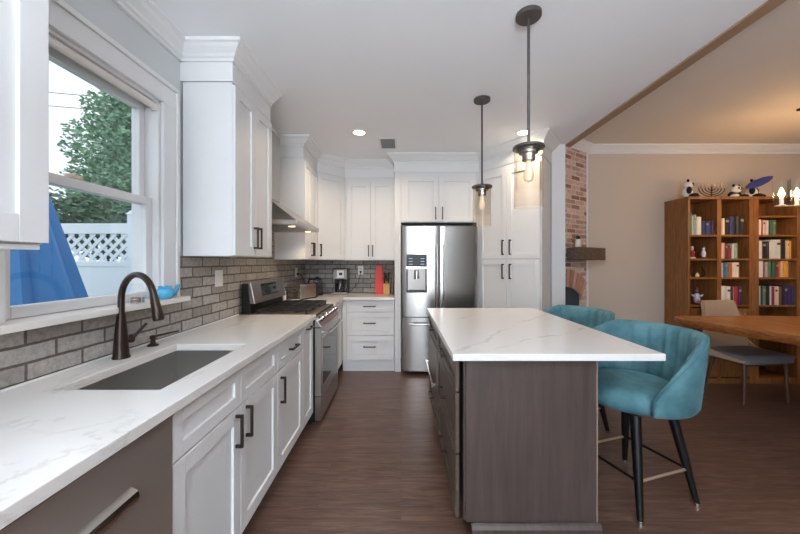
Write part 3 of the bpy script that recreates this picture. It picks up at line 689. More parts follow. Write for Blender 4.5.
# hood
ho = thing('range_hood', 'stainless pyramid range hood with chimney above the range', 'hood', (-1.337, 2.755, 1.66), 0)
HW = .755; HD = .478
MB().box(0, 0, 0, HD, HW, .04).build('canopy_rim', M_steelh, ho, bevel=.003)
MB().hexa([(.002, .004, .0405), (HD-.01, .004, .0405), (HD-.01, HW-.004, .0405), (.002, HW-.004, .0405)], [(.002, .16, .27), (.15, .16, .27), (.15, HW-.22, .27), (.002, HW-.22, .27)]).build('canopy', M_steel, ho, bevel=.002)
MB().box(.002, .16, .2705, .15, HW-.22, CH-1.66-.105).build('chimney', M_steel, ho, bevel=.002)
fl = MB()
for i in range(2): fl.box(.05, .04+i*.34, -.004, .42, .36+i*.34, -.0005)
fl.build('grease_filter', M_steeld, ho)
for yy in (.12, .62): MB().lathe([(.028, 0), (.028, .003)], (.40, yy, -.0075), 16).build('lamp_lens', emit('hood_lamp', '#ffd9a8', 2.5), ho)
for yy in (.12, .62):
    d = bpy.data.lights.new('hood_lamp', 'SPOT'); d.energy = 4; d.color = (1, .72, .42); d.spot_size = 2.3; d.spot_blend = .8; d.shadow_soft_size = .03
    l = bpy.data.objects.new('hood_lamp', d); COL.objects.link(l); l.location = (.40, yy, -.02); l.parent = ho

# ------------------------------------------------------------------ fridge
FW, FH = .914, 1.80
fr = thing('refrigerator', 'stainless French-door refrigerator with water dispenser', 'refrigerator', (.008, 4.02, 0), 0)
MB().box(.004, .085, .03, FW-.004, .64, FH-.02).build('cabinet_body', plain('fridge_grey_side', '#5a5958', .5), fr)
MB().box(.03, .09, 0, .09, .15, .03).box(FW-.09, .09, 0, FW-.03, .15, .03).box(.03, .5, 0, .09, .56, .03).box(FW-.09, .5, 0, FW-.03, .56, .03).build('foot', M_black, fr)
MB().box(.002, .06, FH-.02, FW-.002, .2, FH).build('hinge_cover', M_black, fr)
def curved(x0, x1, z0, z1, bulge, name, n=14, holes=None):
    m = MB(); fv = []
    def yy(x): u = (x/FW-.5)*2; return -bulge*(1-u*u)
    rings = []
    for i in range(n+1):
        x = x0+(x1-x0)*i/n; y = yy(x)+(.006 if i in (0, n) else 0)
        rings.append([Vector((x, y, z0)), Vector((x, .08, z0)), Vector((x, .08, z1)), Vector((x, y, z1))])
    m.rings(rings)
    return m.build(name, M_steel, fr, smooth=30)
BU = .03
mid = FW/2
dx0, dx1, dz0, dz1 = .055, .30, 1.0, 1.44
ldr = curved(.002, mid-.002, .695, FH-.022, BU, 'left_door')
rdr = curved(mid+.002, FW-.002, .695, FH-.022, BU, 'right_door')
fzd = curved(.002, FW-.002, .045, .685, BU, 'freezer_drawer')
# dispenser stands in a proud frame on the left door
def ybul(x): u = (x/FW-.5)*2; return -BU*(1-u*u)
yb_ = ybul(dx1)-.004
ds = MB(); ds.box(dx0, yb_-.006, dz0, dx0+.018, .0, dz1-.16); ds.box(dx1-.018, yb_-.006, dz0, dx1, .0, dz1-.16); ds.box(dx0, yb_-.006, dz0-.015, dx1, 0, dz0+.012); ds.box(dx0+.018, yb_+.001, dz0+.012, dx1-.018, 0, dz1-.16, 1)
ds = ds.build('dispenser', [M_black, M_steeld], ldr)
MB().box(dx0, yb_-.008, dz1-.145, dx1, .0, dz1).build('display', plain('dark_blue_display', '#121420', .35), ds, bevel=.003)
MB().box(dx0, yb_-.012, dz1-.17, dx1, .0, dz1-.146).build('dispenser_sill', M_chrome, ds)
icn = MB()
for i in range(3):
    for sx_ in (dx0+.03, dx1-.075): icn.box(sx_, yb_-.0085, dz1-.12+i*.033, sx_+.045, yb_-.0079, dz1-.112+i*.033)
icn.build('display_marks', emit('pale_display_marks', '#9fb4d8', .12), ds)
MB().lathe([(.032, 0), (.028, .1), (.024, .11)], ((dx0+dx1)/2, yb_-.012, dz0+.15), 16).build('spout', M_chrome, ds, smooth=True)
MB().box(dx0+.03, yb_-.014, dz0+.012, dx1-.03, yb_+.001, dz0+.02).build('drip_tray', M_black, ds)
for x, par in ((mid-.04, ldr), (mid+.04, rdr)):
    m = MB(); yb = ybul(x)
    m.tube([(x, yb-.05, .78), (x, yb-.056, 1.0), (x, yb-.056, 1.35), (x, yb-.05, 1.56)], .012, 12)
    for z in (.80, 1.54): m.tube([(x, yb+.004, z), (x, yb-.05, z)], .009, 10)
    m.build('handle', M_chrome, par, smooth=True)
m = MB(); hp = [(x, ybul(x)-.05, .615) for x in [.09+(FW-.18)*i/12 for i in range(13)]]
m.tube(hp, .012, 12)
for x in (.11, FW-.11): m.tube([(x, ybul(x)+.004, .615), (x, ybul(x)-.05, .615)], .009, 10)
m.build('handle', M_chrome, fzd, smooth=True)

# ------------------------------------------------------------------ island
IX0, IX1, IY0, IY1 = .285, .948, 1.625, 3.13
isl = thing('kitchen_island', 'dark stained wood kitchen island with drawers', 'island', (IX0, IY1, 0), -R90)
# local x runs from the far end towards the viewer, local y from the drawer side to the stool side
IL = IY1-IY0; IW = IX1-IX0
MB().box(0, .02, .09, IL-.012, IW, .88).build('carcass', M_island, isl)
MB().box(.02, .07, 0, IL-.06, IW-.03, .0895).build('toe_kick', M_islandd, isl)
MB().box(IL-.0115, .03, .088, IL, IW, .88).build('end_panel', M_island, isl, bevel=.002)
bm_ = MB(); pf = [(0, 0), (.022, 0), (.022, .065), (.012, .078), (.008, .088), (0, .088)]
bm_.rings([[Vector((IL-.0005+o_, y_, z_)) for o_, z_ in pf] for y_ in (.055, IW+.018)])
bm_.build('base_moulding', M_island, isl)
MB().box(IL-.03, IW-.0, .088, IL+.002, IW+.006, .88).build('corner_bead', plain('pale_wood_edge', '#8a7568', .5), isl)  # strip paler than the end panel beside it
Lb = IL-.80
for (z0, z1, hz) in ((.715, .872, .80), (.415, .71, .56), (.10, .41, .25)):
    front(isl, 'drawer', Lb, z0, IL-.008, z1, M_islandd, ('h', Lb+.30, Lb+.48, hz), rail=.055)
front(isl, 'drawer', .008, .715, Lb, .872, M_islandd, ('h', .27, .42, .80), rail=.055)
mw = MB().box(.012, -.028, .43, Lb-.004, -.0005, .71).build('microwave_drawer', M_steeld, isl, bevel=.003)
MB().box(.03, -.060, .432, Lb-.02, -.048, .452).box(.05, -.05, .434, .07, -.028, .45).box(Lb-.06, -.05, .434, Lb-.04, -.028, .45).build('handle', M_chrome, mw, bevel=.002)
front(isl, 'drawer', .008, .10, Lb, .42, M_islandd, ('h', .27, .42, .25), rail=.055)
tag(MB().box(.245, 1.584, .8805, 1.254, 3.168, .915).build('island_worktop', M_quartzv, bevel=.004), 'white veined quartz slab on top of the dark island', 'worktop')

# ------------------------------------------------------------------ stools
def make_stool(label, loc, rz):
    """faces local -x; the back rises at +x"""
    t = thing('bar_stool', label, 'stool', loc, rz, 'teal velvet stools at the island')
    # seat cushion
    prof = [(.03, .528), (.215, .528), (.24, .54), (.25, .565), (.25, .60), (.24, .632), (.21, .652), (.12, .662), (.02, .664)]
    MB().lathe(prof, (-.015, 0, 0), 40, sx=1.0, sy=.98).build('seat', M_teal, t, smooth=60)
    # wrap-around back
    def rim(u):
        q = max(0, (u-.42)/.58); return .955-.33*(.45*q+.55*q*q*q)
    n = 140; PM = math.radians(122); rings = []
    for i in range(n+1):
        a = -PM+2*PM*i/n; u = abs(a)/PM
        top = rim(u); bot = .548
        ripple = (.006*math.sin(a*19+.8*math.sin(a*5))+.003*math.sin(a*41))*max(0, 1-(u/.8)**4)
        th = .062*(1-.25*u**3)
        ca, sa = math.cos(a), math.sin(a)
        zs = [bot, bot+.02, bot+(top-bot)*.35, bot+(top-bot)*.7, top-.03, top-.008, top]
        def Rin(z): return .248+.045*((z-.5)/.45)
        ring = []
        for z in zs[:-1]: ring.append((Rin(z)+th-(.012 if z in (zs[0], zs[5]) else 0), z))
        ring.append((Rin(top)+th*.5, top+.004))
        for z in zs[::-1][1:]: ring.append((Rin(z)+(.012 if z in (zs[0], zs[5]) else 0)+(ripple if zs[1] < z < zs[5] else 0), z))
        endp = 1 if 0 < i < n else .0
        if endp == 0:
            cr = sum(q[0] for q in ring)/len(ring); ring = [(cr+(q[0]-cr)*.55, bot+(top-bot)*.5+(q[1]-bot-(top-bot)*.5)*.94) for q in ring]
        rings.append([Vector((ca*R-.01, sa*R, z)) for R, z in ring])
    b = MB().rings(rings).build('backrest', M_teal, t, smooth=50)
    # piping seam along the outer top edge
    pip = [Vector((math.cos(a)*(q)-.01, math.sin(a)*q, z)) for a, q, z in [(-PM+.03+(2*PM-.06)*i/50, 0, 0) for i in range(51)]]
    for i in range(51):
        a = -PM+.03+(2*PM-.06)*i/50; u = abs(a)/PM; top = rim(u)
        R = .248+.045*((top-.5)/.45)+.062*(1-.25*u**3)-.008; pip[i] = Vector((math.cos(a)*R-.01, math.sin(a)*R, top-.006))
    MB().tube(pip, .005, 8).build('piping', M_teal, b, smooth=True)
    feet = []
    for sx_, sy_ in ((-1, -1), (1, -1), (1, 1), (-1, 1)):
        p0 = Vector((.135*sx_-.01, .135*sy_, .514)); p1 = Vector((.213*sx_, .213*sy_, .012))
        lg = MB().tube([p0, p0.lerp(p1, .5), p1], [.027, .023, .015], 14).build('leg', M_blackm, t, smooth=True)
        MB().lathe([(.0165, 0), (.0165, .016)], (p1.x, p1.y, 0), 14).build('foot_cap', M_chrome, lg, smooth=True)
        feet.append(p0.lerp(p1, .645))
    MB().lathe([(.17, .0), (.17, .012)], (-.01, 0, .5155), 24).build('seat_plate', M_blackm, t)
    for i in range(4):
        a, c = feet[i], feet[(i+1) % 4]
        br = i in (0, 2)
        f = MB().tube([a, c], .0075, 10).build('footrest_rail', M_brass if br else M_blackm, t, smooth=True)
        if br: f['label'] = 'brass coloured footrest rail'
    return t
st1 = make_stool('teal velvet barrel stool at the near corner of the island', (1.376, 2.0, 0), math.radians(17.6))
st2 = copy_tree(st1); st2.location = (1.36, 2.77, 0); st2.rotation_euler = (0, 0, math.radians(22))
st2['label'] = 'teal velvet barrel stool farther along the island, half hidden'

# ------------------------------------------------------------------ pendants, cans, vent
def pendant(label, x, y):
    t = thing('pendant_light', label, 'pendant lamp', (x, y, 1.64), 0, 'pendant lamps over the island')
    zc = CH-1.64
    MB().lathe([(.062, zc-.022), (.066, zc-.018), (.066, zc-.001)], (0, 0, 0), 28).build('ceiling_canopy', M_pend, t, smooth=True)
    MB().tube([(0, 0, zc-.02), (0, 0, .335)], .0075, 12).tube([(0, 0, .35), (0, 0, .325)], .012, 12).build('rod', M_pend, t, smooth=True)
    MB().lathe([(.012, .338), (.035, .333), (.078, .326), (.081, .322), (.081, .312), (.06, .31), (.05, .298), (.03, .296)], (0, 0, 0), 32).build('cap', M_pend, t, smooth=True)
    MB().lathe([(.05, .2955), (.05, .288), (.034, .285), (.034, .25), (.028, .246)], (0, 0, 0), 20).build('socket', M_steel, t, smooth=True)
    g = MB(); seg = 36; rings = [[Vector((R*math.cos(2*PI*k/seg), R*math.sin(2*PI*k/seg), z)) for k in range(seg)] for R, z in ((.073, .311), (.073, 0), (.0715, 0), (.0715, .311))]
    g.rings(rings, closed=True); g.build('mesh_shade', M_amber, t, smooth=True)
    g = MB(); rings = [[Vector((R*math.cos(2*PI*k/seg), R*math.sin(2*PI*k/seg), z)) for k in range(seg)] for R, z in ((.066, .309), (.066, .09), (.063, .09), (.063, .309))]
    g.rings(rings, closed=True); g.build('glass_cylinder', M_clear, t, smooth=True)
    MB().lathe([(.012, .246), (.014, .22), (.024, .19), (.027, .165), (.02, .142), (.006, .133)], (0, 0, 0), 18).build('bulb', M_bulboff, t, smooth=True)
    return t
p1 = pendant('nearer bronze rod pendant with glass cylinder above the island', .679, 1.783)
p2 = copy_tree(p1); p2.location = (.656, 2.713, 1.64); p2['label'] = 'farther bronze rod pendant with glass cylinder, in front of fridge cabinet'
def can(label, x, y, power=9):
    t = thing('recessed_light', label, 'ceiling light', (x, y, CH-.012), 0, 'recessed ceiling lights')
    MB().rings([[Vector((R*math.cos(2*PI*k/28), R*math.sin(2*PI*k/28), z)) for k in range(28)] for R, z in ((.082, .0115), (.078, .004), (.058, .002), (.058, .0115))], closed=True).build('trim_ring', M_trim, t, smooth=True)
    MB().lathe([(.057, .004), (.057, .0115)], (0, 0, 0), 28).build('lens', M_can, t)
    d = bpy.data.lights.new('recessed_lamp', 'AREA'); d.shape = 'DISK'; d.size = .1; d.energy = power; d.color = (1, .80, .58); d.spread = math.radians(150)
    l = bpy.data.objects.new('recessed_lamp', d); COL.objects.link(l); l.location = (0, 0, -.004); l.parent = t
    return t
can('round recessed light in the ceiling left of the vent', -.426, 3.40)
can('round recessed light in the ceiling behind the near pendant rod', 1.245, 3.40, 5)
ve = thing('ceiling_vent', 'small dark-louvred air vent in the ceiling', 'vent', (-.144, 3.73, CH-.01))
MB().box(-.10, -.18, .004, .10, -.15, .0095).box(-.10, .15, .004, .10, .18, .0095).box(-.10, -.15, .004, -.078, .15, .0095).box(.078, -.15, .004, .10, .15, .0095).build('frame', M_trim, ve)
sl = MB()
for i in range(10): sl.box(-.078, -.148+i*.03, .0035, .078, -.132+i*.03, .007)
sl.build('slats', plain('grey_vent_slats', '#8d9192', .5), ve)
MB().box(-.078, -.15, .0075, .078, .15, .0095).build('duct', plain('vent_dark', '#3a3e40', .8), ve)

# ------------------------------------------------------------------ outlets
def outlet(label, loc, rz, switch=False, name=None):
    t = thing(name or ('light_switch' if switch else 'wall_outlet'), label, 'switch' if switch else 'outlet', loc, rz)
    w = .05 if switch else .037
    MB().box(-w, -.006, -.06, w, 0, .06).build('cover_plate', M_plate, t, bevel=.002)
    if switch:
        for x in (-.023, .023): MB().box(x-.016, -.009, -.033, x+.016, -.0062, .033).build('rocker', M_plate, t, bevel=.001)
    else:
        for z in (-.022, .022): MB().box(-.016, -.0075, z-.014, .016, -.0062, z+.014).build('socket', plain('outlet_socket', '#cfccc6', .5), t, bevel=.001)
    return t
outlet('white double switch plate on the brick left of the range', (XW+.0105, 2.46, 1.23), R90, True)
outlet('white outlet on the brick beside the toaster corner', (XW+.0105, 4.28, 1.215), R90)
outlet('white outlet on the back brick right of the coffee maker', (-.565, 4.6995, 1.235), 0)

# ------------------------------------------------------------------ counter items
CT = .9155
to = thing('toaster', 'long stainless toaster in the corner by the range', 'toaster', (-1.15, 3.97, CT), math.radians(68))
MB().box(-.15, -.075, .012, .15, .075, .175).build('shell', M_steelh, to, bevel=.02, seg=4, smooth=True)
for s_ in (-1, 1): MB().box(.15*s_, -.08, .006, .165*s_, .08, .18).build('end_cap', M_chrome if s_ < 0 else M_black, to, bevel=.012, seg=3)
MB().box(-.12, -.03, .1752, .12, -.012, .178).box(-.12, .012, .1752, .12, .03, .178).build('slot', M_black, to)
MB().box(-.145, -.065, 0, .145, .065, .012).build('base', M_black, to)
MB().box(-.172, -.02, .11, -.165, .02, .125).build('lever', M_black, to)
ke = thing('electric_kettle', 'glass and black electric kettle beside the toaster', 'kettle', (-1.10, 4.40, CT))
MB().lathe([(.075, 0), (.078, .01), (.075, .03)], (0, 0, 0), 24).build('base', M_black, ke, smooth=True)
MB().lathe([(.07, .0302), (.072, .06), (.064, .14), (.055, .195)], (0, 0, 0), 24).build('glass_body', M_kglass, ke, smooth=True)
MB().lathe([(.056, .1952), (.056, .215), (.03, .226), (.01, .24)], (0, 0, 0), 24).build('lid', M_black, ke, smooth=True)
MB().tube([(-.055, 0, .21), (-.105, 0, .205), (-.118, 0, .16), (-.105, 0, .08), (-.07, 0, .055)], .011, 10).build('handle', M_black, ke, smooth=True)
co = thing('coffee_maker', 'black and steel drip coffee maker on the back counter', 'coffee maker', (-.805, 4.52, CT))
MB().box(-.095, -.1, 0, .095, .1, .035).build('base', M_steel, co, bevel=.006)
MB().box(-.095, .03, .035, .095, .1, .205).build('column', M_black, co, bevel=.004)
MB().box(-.095, -.1, .205, .095, .1, .34).build('head', M_steeld, co, bevel=.008)
MB().box(-.095, -.1, .34, .095, .1, .352).build('lid', M_black, co, bevel=.004)
MB().box(-.04, -.104, .225, .05, -.1002, .325).build('control_panel', plain('pale_panel', '#c9ccd2', .3), co)
MB().box(-.012, -.1055, .26, .03, -.1042, .295).build('display', plain('blue_black_display', '#1c2340', .2), co)
ca = MB().lathe([(.06, .036), (.07, .06), (.07, .11), (.052, .165), (.05, .18)], (-.01, -.03, 0), 24).build('carafe', M_kglass, co, smooth=True)
MB().lathe([(.052, .1802), (.052, .196), (.02, .2)], (-.01, -.03, 0), 20).build('carafe_lid', M_black, ca, smooth=True)
MB().tube([(.035, -.05, .175), (.075, -.075, .16), (.078, -.077, .09), (.05, -.06, .065)], .009, 8).build('carafe_handle', M_chrome, ca, smooth=True)
MB().tube([(-.565, 4.688, 1.205), (-.572, 4.675, 1.15), (-.60, 4.672, 1.06), (-.66, 4.665, .99), (-.70, 4.64, .94), (-.73, 4.6, .922)], .004, 8).box(-.577, 4.676, 1.197, -.553, 4.691, 1.225).xf(Matrix.Translation((.805, -4.52, -CT))).build('power_cord', M_black, co)
MB().tube([(-1.325, 4.28, 1.2), (-1.28, 4.29, 1.19), (-1.27, 4.36, 1.13), (-1.25, 4.40, 1.02), (-1.21, 4.4, .925)], .004, 8).box(-1.330, 4.268, 1.185, -1.305, 4.292, 1.21).xf(Matrix.Translation((1.10, -4.40, -CT))).build('power_cord', M_black, ke)
rbm = MB(); seg = 20
rbm.rings([[Vector((-.30+hw_*sx_, 4.60+yo+dy_, CT+z)) for sx_, dy_ in ((-1, -.012), (1, -.012), (1, .012), (-1, .012))] for hw_, yo, z in ((.055, 0, 0), (.056, .005, .06), (.054, .02, .2), (.05, .035, .3), (.042, .045, .36), (.022, .05, .385))])
tag(rbm.build('cutting_board', M_red, bevel=.006), 'tall narrow red board leaning on the back brick', 'board')
kb = thing('knife_block', 'light wooden knife block beside the fridge panel', 'knife block', (-.195, 4.56, CT))
MB().hexa([(-.045, -.06, 0), (.045, -.06, 0), (.045, .08, 0), (-.045, .08, 0)], [(-.045, -.03, .13), (.045, -.03, .13), (.045, .09, .21), (-.045, .09, .21)]).build('block', M_bamboo, kb, bevel=.004)
kl = ['front left', 'front right', 'middle', 'back left', 'back right']
for i, (kx, ky, kz, ln) in enumerate(((-.025, -.01, .145, .08), (.022, -.008, .146, .075), (0, .03, .172, .095), (-.027, .062, .194, .1), (.026, .064, .195, .105))):
    q = thing('kitchen_knife', 'black-handled knife in the %s slot of the wooden block' % kl[i], 'knife', (-.195+kx, 4.56+ky, CT+kz), 0, 'knives in the wooden block')
    MB().box(-.008, -.012, .004, .008, .012, ln).build('handle', M_black, q, bevel=.004).rotation_euler = (.32, 0, 0)
    MB().box(-.0015, -.01, -.002, .0015, .01, .004).build('blade', M_chrome, q).rotation_euler = (.32, 0, 0)
tag(MB().hexa([(-.138, 4.45, CT), (-.105, 4.45, CT), (-.105, 4.66, CT), (-.138, 4.66, CT)], [(-.116, 4.45, CT+.36), (-.083, 4.45, CT+.36), (-.083, 4.66, CT+.36), (-.116, 4.66, CT+.36)]).build('chopping_board', M_walnut, bevel=.004), 'brown wooden chopping board leaning on the white fridge panel', 'board')
tag(MB().lathe([(.02, 0), (.05, .004), (.062, .012), (.064, .014), (.05, .008), (.01, .005)], (-1.18, 3.68, CT), 24, sy=1.3).build('spoon_rest', plain('white_ceramic', '#efece6', .2), smooth=True), 'small white dish on the counter between range and toaster', 'dish')
sh = thing('salt_shaker', 'small white shaker behind the range by the wall', 'shaker', (-1.29, 3.70, CT))
MB().lathe([(.022, 0), (.024, .01), (.02, .1), (.016, .115)], (0, 0, 0), 16).build('body', plain('white_shaker', '#e8e4dc', .3), sh, smooth=True)
MB().lathe([(.018, .1152), (.018, .135), (.008, .142)], (0, 0, 0), 16).build('cap', M_chrome, sh, smooth=True)

# ------------------------------------------------------------------ mantel
mt = MB(); z0, z1 = 1.37, 1.51
def mp_(t, o): p = FP0+fdir*t+fn*o; return (p.x, p.y)
poly = [mp_(.004, .013), mp_(.004, .215), (1.862, FP0.y+fdir.y*0)][:2]
# front line meets the plane x = 1.862
tt = (FP0.x+fn.x*.215-1.862)/-fdir.x; tb = (FP0.x+fn.x*.013-1.862)/-fdir.x
poly += [mp_(tt, .215), mp_(tb, .013)]
mt.prism(poly, z0, z1)
tag(mt.build('mantel_beam', M_mantel, bevel=.008), 'rough dark wooden mantel beam on the brick fireplace', 'mantel')
fg = thing('mantel_figurine', 'small black and white bird figurine with twigs on the mantel', 'figurine', (*mp_(.40, .10), 1.5105))
MB().lathe([(.022, 0), (.03, .01), (.034, .04), (.028, .08), (.018, .095)], (0, 0, 0), 18).build('body', plain('cream_glaze', '#d8d2c4', .4), fg, smooth=True)
MB().ell((0, 0, .112), (.024, .026, .022)).ell((-.018, -.02, .108), (.014, .008, .006)).build('head', M_black, fg, smooth=True)
tw = MB()
for dx_, dz_ in ((-.06, .12), (-.045, .15), (-.075, .1)): tw.tube([(-.02, 0, .03), (dx_*.7, .005, dz_*.6), (dx_, 0, dz_)], [.004, .003, .002], 6)
tw.build('twigs', M_mantel, fg)

# ------------------------------------------------------------------ bookcases
BYF = 3.712; BZT = 2.075
def bcase(label, x0, x1, parts_x, shelves, doors=None, th=.025):
    t = thing('bookcase', label, 'bookcase', (x0, BYF, 0))
    D = YD-BYF-.004
    MB().box(0, 0, 0, th, D, BZT-.03).build('side_panel', M_oak, t, bevel=.002); MB().box(x1-x0-.045, 0, 0, x1-x0, D, BZT-.03).build('side_panel', M_oak, t, bevel=.002)
    MB().box(0.0, -.008, BZT-.0298, x1-x0+.0, D, BZT).build('top', M_oak, t, bevel=.002)
    MB().box(th, D-.012, .06, x1-x0-.045, D-.001, BZT-.03).build('back_panel', M_oakd, t)
    MB().box(th, .01, 0, x1-x0-.045, D-.012, .06).build('plinth', M_oak, t)
    for a, b in parts_x: MB().box(a-x0, .001, .06, b-x0, D-.012, BZT-.03).build('divider', M_oak, t)
    for a, b, z in shelves: MB().box(a-x0, .004, z-.02, b-x0, D-.0121, z).build('shelf', M_oak, t)
    for a, b, z0, z1 in (doors or []): 
        d_ = MB().box(a-x0+.002, -.012, z0, b-x0-.002, .003, z1).build('door', M_oak, t, bevel=.002)
        MB().ell(((a+b)/2-x0+.1, -.02, z1-.06), (.01, .01, .01)).build('knob', M_brass, d_)
    return t
c1, c2, c3, c4 = (3.205, 3.505), (3.55, 3.862), (3.967, 4.39), (4.43, 4.87)
S = [1.652, 1.388, 1.18, .872]
sh = [(a, b, z) for a, b in (c1, c2) for z in S]
bcase('tall oak bookcase on the left with panda toys on top', 3.18, 3.907, [(3.505, 3.55)], sh, [(3.205, 3.527, .08, .835), (3.527, 3.862, .08, .835)])
sh = [(a, b, z) for a, b in (c3, c4) for z in [1.865]+S+[.55, .3]]
bcase('tall oak bookcase on the right behind the glass chandelier', 3.9095, 4.915, [(4.39, 4.43)], sh, None, .057)

mat_cache = {}
def bookmat(h):
    if h not in mat_cache: mat_cache[h] = plain('book_cloth_'+h[1:], h, .6, var=.12, scale=25)
    return mat_cache[h]
M_page = plain('book_pages', '#d9cfbd', .9, var=.1, scale=60)
ORD = ['first', 'second', 'third', 'fourth', 'fifth', 'sixth', 'seventh', 'eighth', 'ninth', 'tenth', 'eleventh', 'twelfth', 'thirteenth', 'fourteenth']
CN = {'w': ('#e6ddcb', 'cream'), 'l': ('#cfd0cd', 'pale grey'), 'g': ('#5f7d5f', 'green'), 'd': ('#1d1f26', 'black'), 'n': ('#27356b', 'navy blue'), 'b': ('#3d6ea3', 'blue'), 't': ('#2f93ad', 'turquoise'),
      'o': ('#c9672f', 'orange'), 'r': ('#b32b2e', 'red'), 'm': ('#7a3336', 'maroon'), 'k': ('#3d3a38', 'charcoal'), 'p': ('#e0b2a2', 'pale pink'), 'y': ('#d99b3a', 'golden yellow'), 'v': ('#3c2c62', 'purple'),
      'e': ('#2b6a55', 'dark green'), 'c': ('#d7b184', 'tan'), 's': ('#9bb0ab', 'sage'), 'B': ('#6a4a38', 'brown')}
def books(x, z, spec, where, group, xmax):
    """spec: (colour key, thickness, height, lean)"""
    for i, (ck, w, h, lean) in enumerate(spec):
        w *= 1.07
        if x+w > xmax: break
        hx, cn = CN[ck]; d = .16+.03*((i*7) % 3)
        m = MB()
        # boards and rounded spine (spine towards -y), pages inside
        m.box(0, 0.004, 0, .0025, d, h); m.box(w-.0025, .004, 0, w, d, h)
        m.rings([[Vector((xx, yy, zz)) for xx, yy in ((0, .006), (w*.2, .0015), (w*.5, 0), (w*.8, .0015), (w, .006), (w-.002, .009), (.002, .009))] for zz in (0, h)])
        m.box(.0025, .009, .003, w-.0025, d-.004, h-.004, 1)
        if i % 4 == 2: m.box(w*.12, -.0006, h*.72, w*.88, .004, h*.84, 2)
        o = m.build('book', [bookmat(hx), M_page, bookmat('#a89070') if ck not in 'wlp' else bookmat('#7a3336')], None, loc=(x+max(0, -math.tan(lean)*h if lean < 0 else 0)*0, BYF+.006+.006*((i*5) % 3), z+.0003))
        if lean: o.rotation_euler = (0, lean, 0)
        if lean < 0: o.location.x += math.sin(-lean)*h; o.location.z += 0
        if lean > 0: o.location.z += math.sin(lean)*w*1.0
        tag(o, '%s book, %s on %s' % (cn, ORD[i]+' from left', where), 'book', group)
        x += w*math.cos(lean)+abs(math.sin(lean))*h*(1 if lean else 0)+.0015
books(3.212, S[0], [('g', .022, .235, .0), ('l', .02, .21, 0), ('s', .024, .225, 0), ('w', .03, .2, 0), ('w', .024, .2, 0), ('n', .033, .155, 0), ('n', .03, .15, 0), ('n', .033, .155, 0), ('v', .022, .155, 0)], 'the top shelf of the left bookcase bay', 'books on the top left shelf', 3.5)
books(3.556, S[0], [('p', .018, .18, 0), ('w', .03, .185, 0), ('d', .036, .195, 0), ('n', .04, .205, 0), ('d', .03, .205, 0), ('k', .036, .21, 0), ('d', .04, .205, 0), ('k', .03, .2, 0)], 'the top shelf of the middle bookcase bay', 'books on the top middle shelf', 3.84)
books(3.556, S[1], [('p', .02, .17, 0), ('p', .026, .175, 0), ('m', .022, .165, 0), ('B', .024, .155, 0), ('r', .02, .12, 0), ('l', .02, .165, 0), ('s', .024, .17, 0), ('g', .022, .165, 0)], 'the second shelf of the middle bookcase bay', 'books on the second middle shelf', 3.84)
books(3.556, S[2], [('c', .02, .16, 0), ('b', .026, .16, 0), ('t', .028, .165, 0), ('o', .024, .15, 0), ('o', .02, .155, 0), ('w', .03, .165, 0), ('w', .026, .165, 0), ('B', .022, .16, 0)], 'the third shelf of the middle bookcase bay', 'books on the third middle shelf', 3.84)
books(3.556, S[3], [('w', .035, .21, 0), ('l', .03, .21, 0), ('w', .034, .205, 0), ('k', .022, .2, 0), ('p', .016, .2, 0), ('r', .036, .205, 0), ('v', .028, .205, 0)], 'the lowest shelf of the middle bookcase bay', 'books on the lowest middle shelf', 3.84)
books(3.973, S[0], [('w', .026, .17, 0), ('m', .024, .165, 0), ('p', .022, .165, 0), ('l', .026, .16, 0), ('m', .016, .155, 0), ('e', .03, .165, 0), ('g', .024, .165, 0), ('k', .02, .16, 0)], 'the top book shelf of the right bookcase bay', 'books on the top right shelf', 4.37)
books(3.973, S[1], [('l', .026, .2, 0), ('p', .022, .19, 0), ('d', .03, .19, 0), ('k', .028, .19, 0), ('w', .022, .185, 0), ('l', .05, .21, 0), ('l', .04, .21, 0), ('k', .026, .21, 0), ('d', .028, .21, 0), ('c', .02, .2, 0), ('w', .018, .2, 0), ('y', .02, .195, 0)], 'the second shelf of the right bookcase bay', 'books on the second right shelf', 4.37)
books(3.973, S[2], [('l', .045, .178, 0), ('r', .028, .175, 0), ('s', .024, .17, 0), ('g', .024, .18, 0), ('k', .022, .175, 0), ('e', .03, .18, 0), ('m', .026, .165, 0), ('o', .026, .17, 0), ('c', .026, .18, 0), ('y', .032, .18, 0), ('y', .026, .18, 0), ('B', .02, .17, 0)], 'the third shelf of the right bookcase bay', 'books on the third right shelf', 4.37)
books(3.973, S[3], [('s', .02, .21, 0), ('k', .03, .215, 0), ('g', .026, .21, 0), ('d', .034, .215, 0), ('l', .03, .205, 0), ('m', .022, .205, 0), ('p', .026, .205, 0), ('w', .022, .205, 0), ('B', .022, .2, 0), ('d', .03, .21, 0), ('v', .034, .215, 0), ('v', .03, .21, 0), ('n', .026, .21, 0)], 'the fourth shelf of the right bookcase bay', 'books on the fourth right shelf', 4.37)
# books lying on the low right shelf
for i, (hx, cn, dz) in enumerate((('#1d1f26', 'black', 0), ('#7a3336', 'maroon', .03), ('#27356b', 'navy blue', .06))):
    m = MB(); m.box(0, 0, 0, .24, .17, .0025); m.box(0, 0, .0265, .24, .17, .029); m.box(0, 0, .0025, .24, .004, .0265); m.box(.004, .004, .0025, .236, .166, .0265, 1)
    o = m.build('book', [bookmat(hx), M_page], None, loc=(4.08+.012*i, BYF+.01, .5503+.0003+dz))
    tag(o, '%s book lying flat, %s in the pile on the low right shelf' % (cn, ['lowest', 'middle', 'topmost'][i]), 'book', 'books lying on the low right shelf')

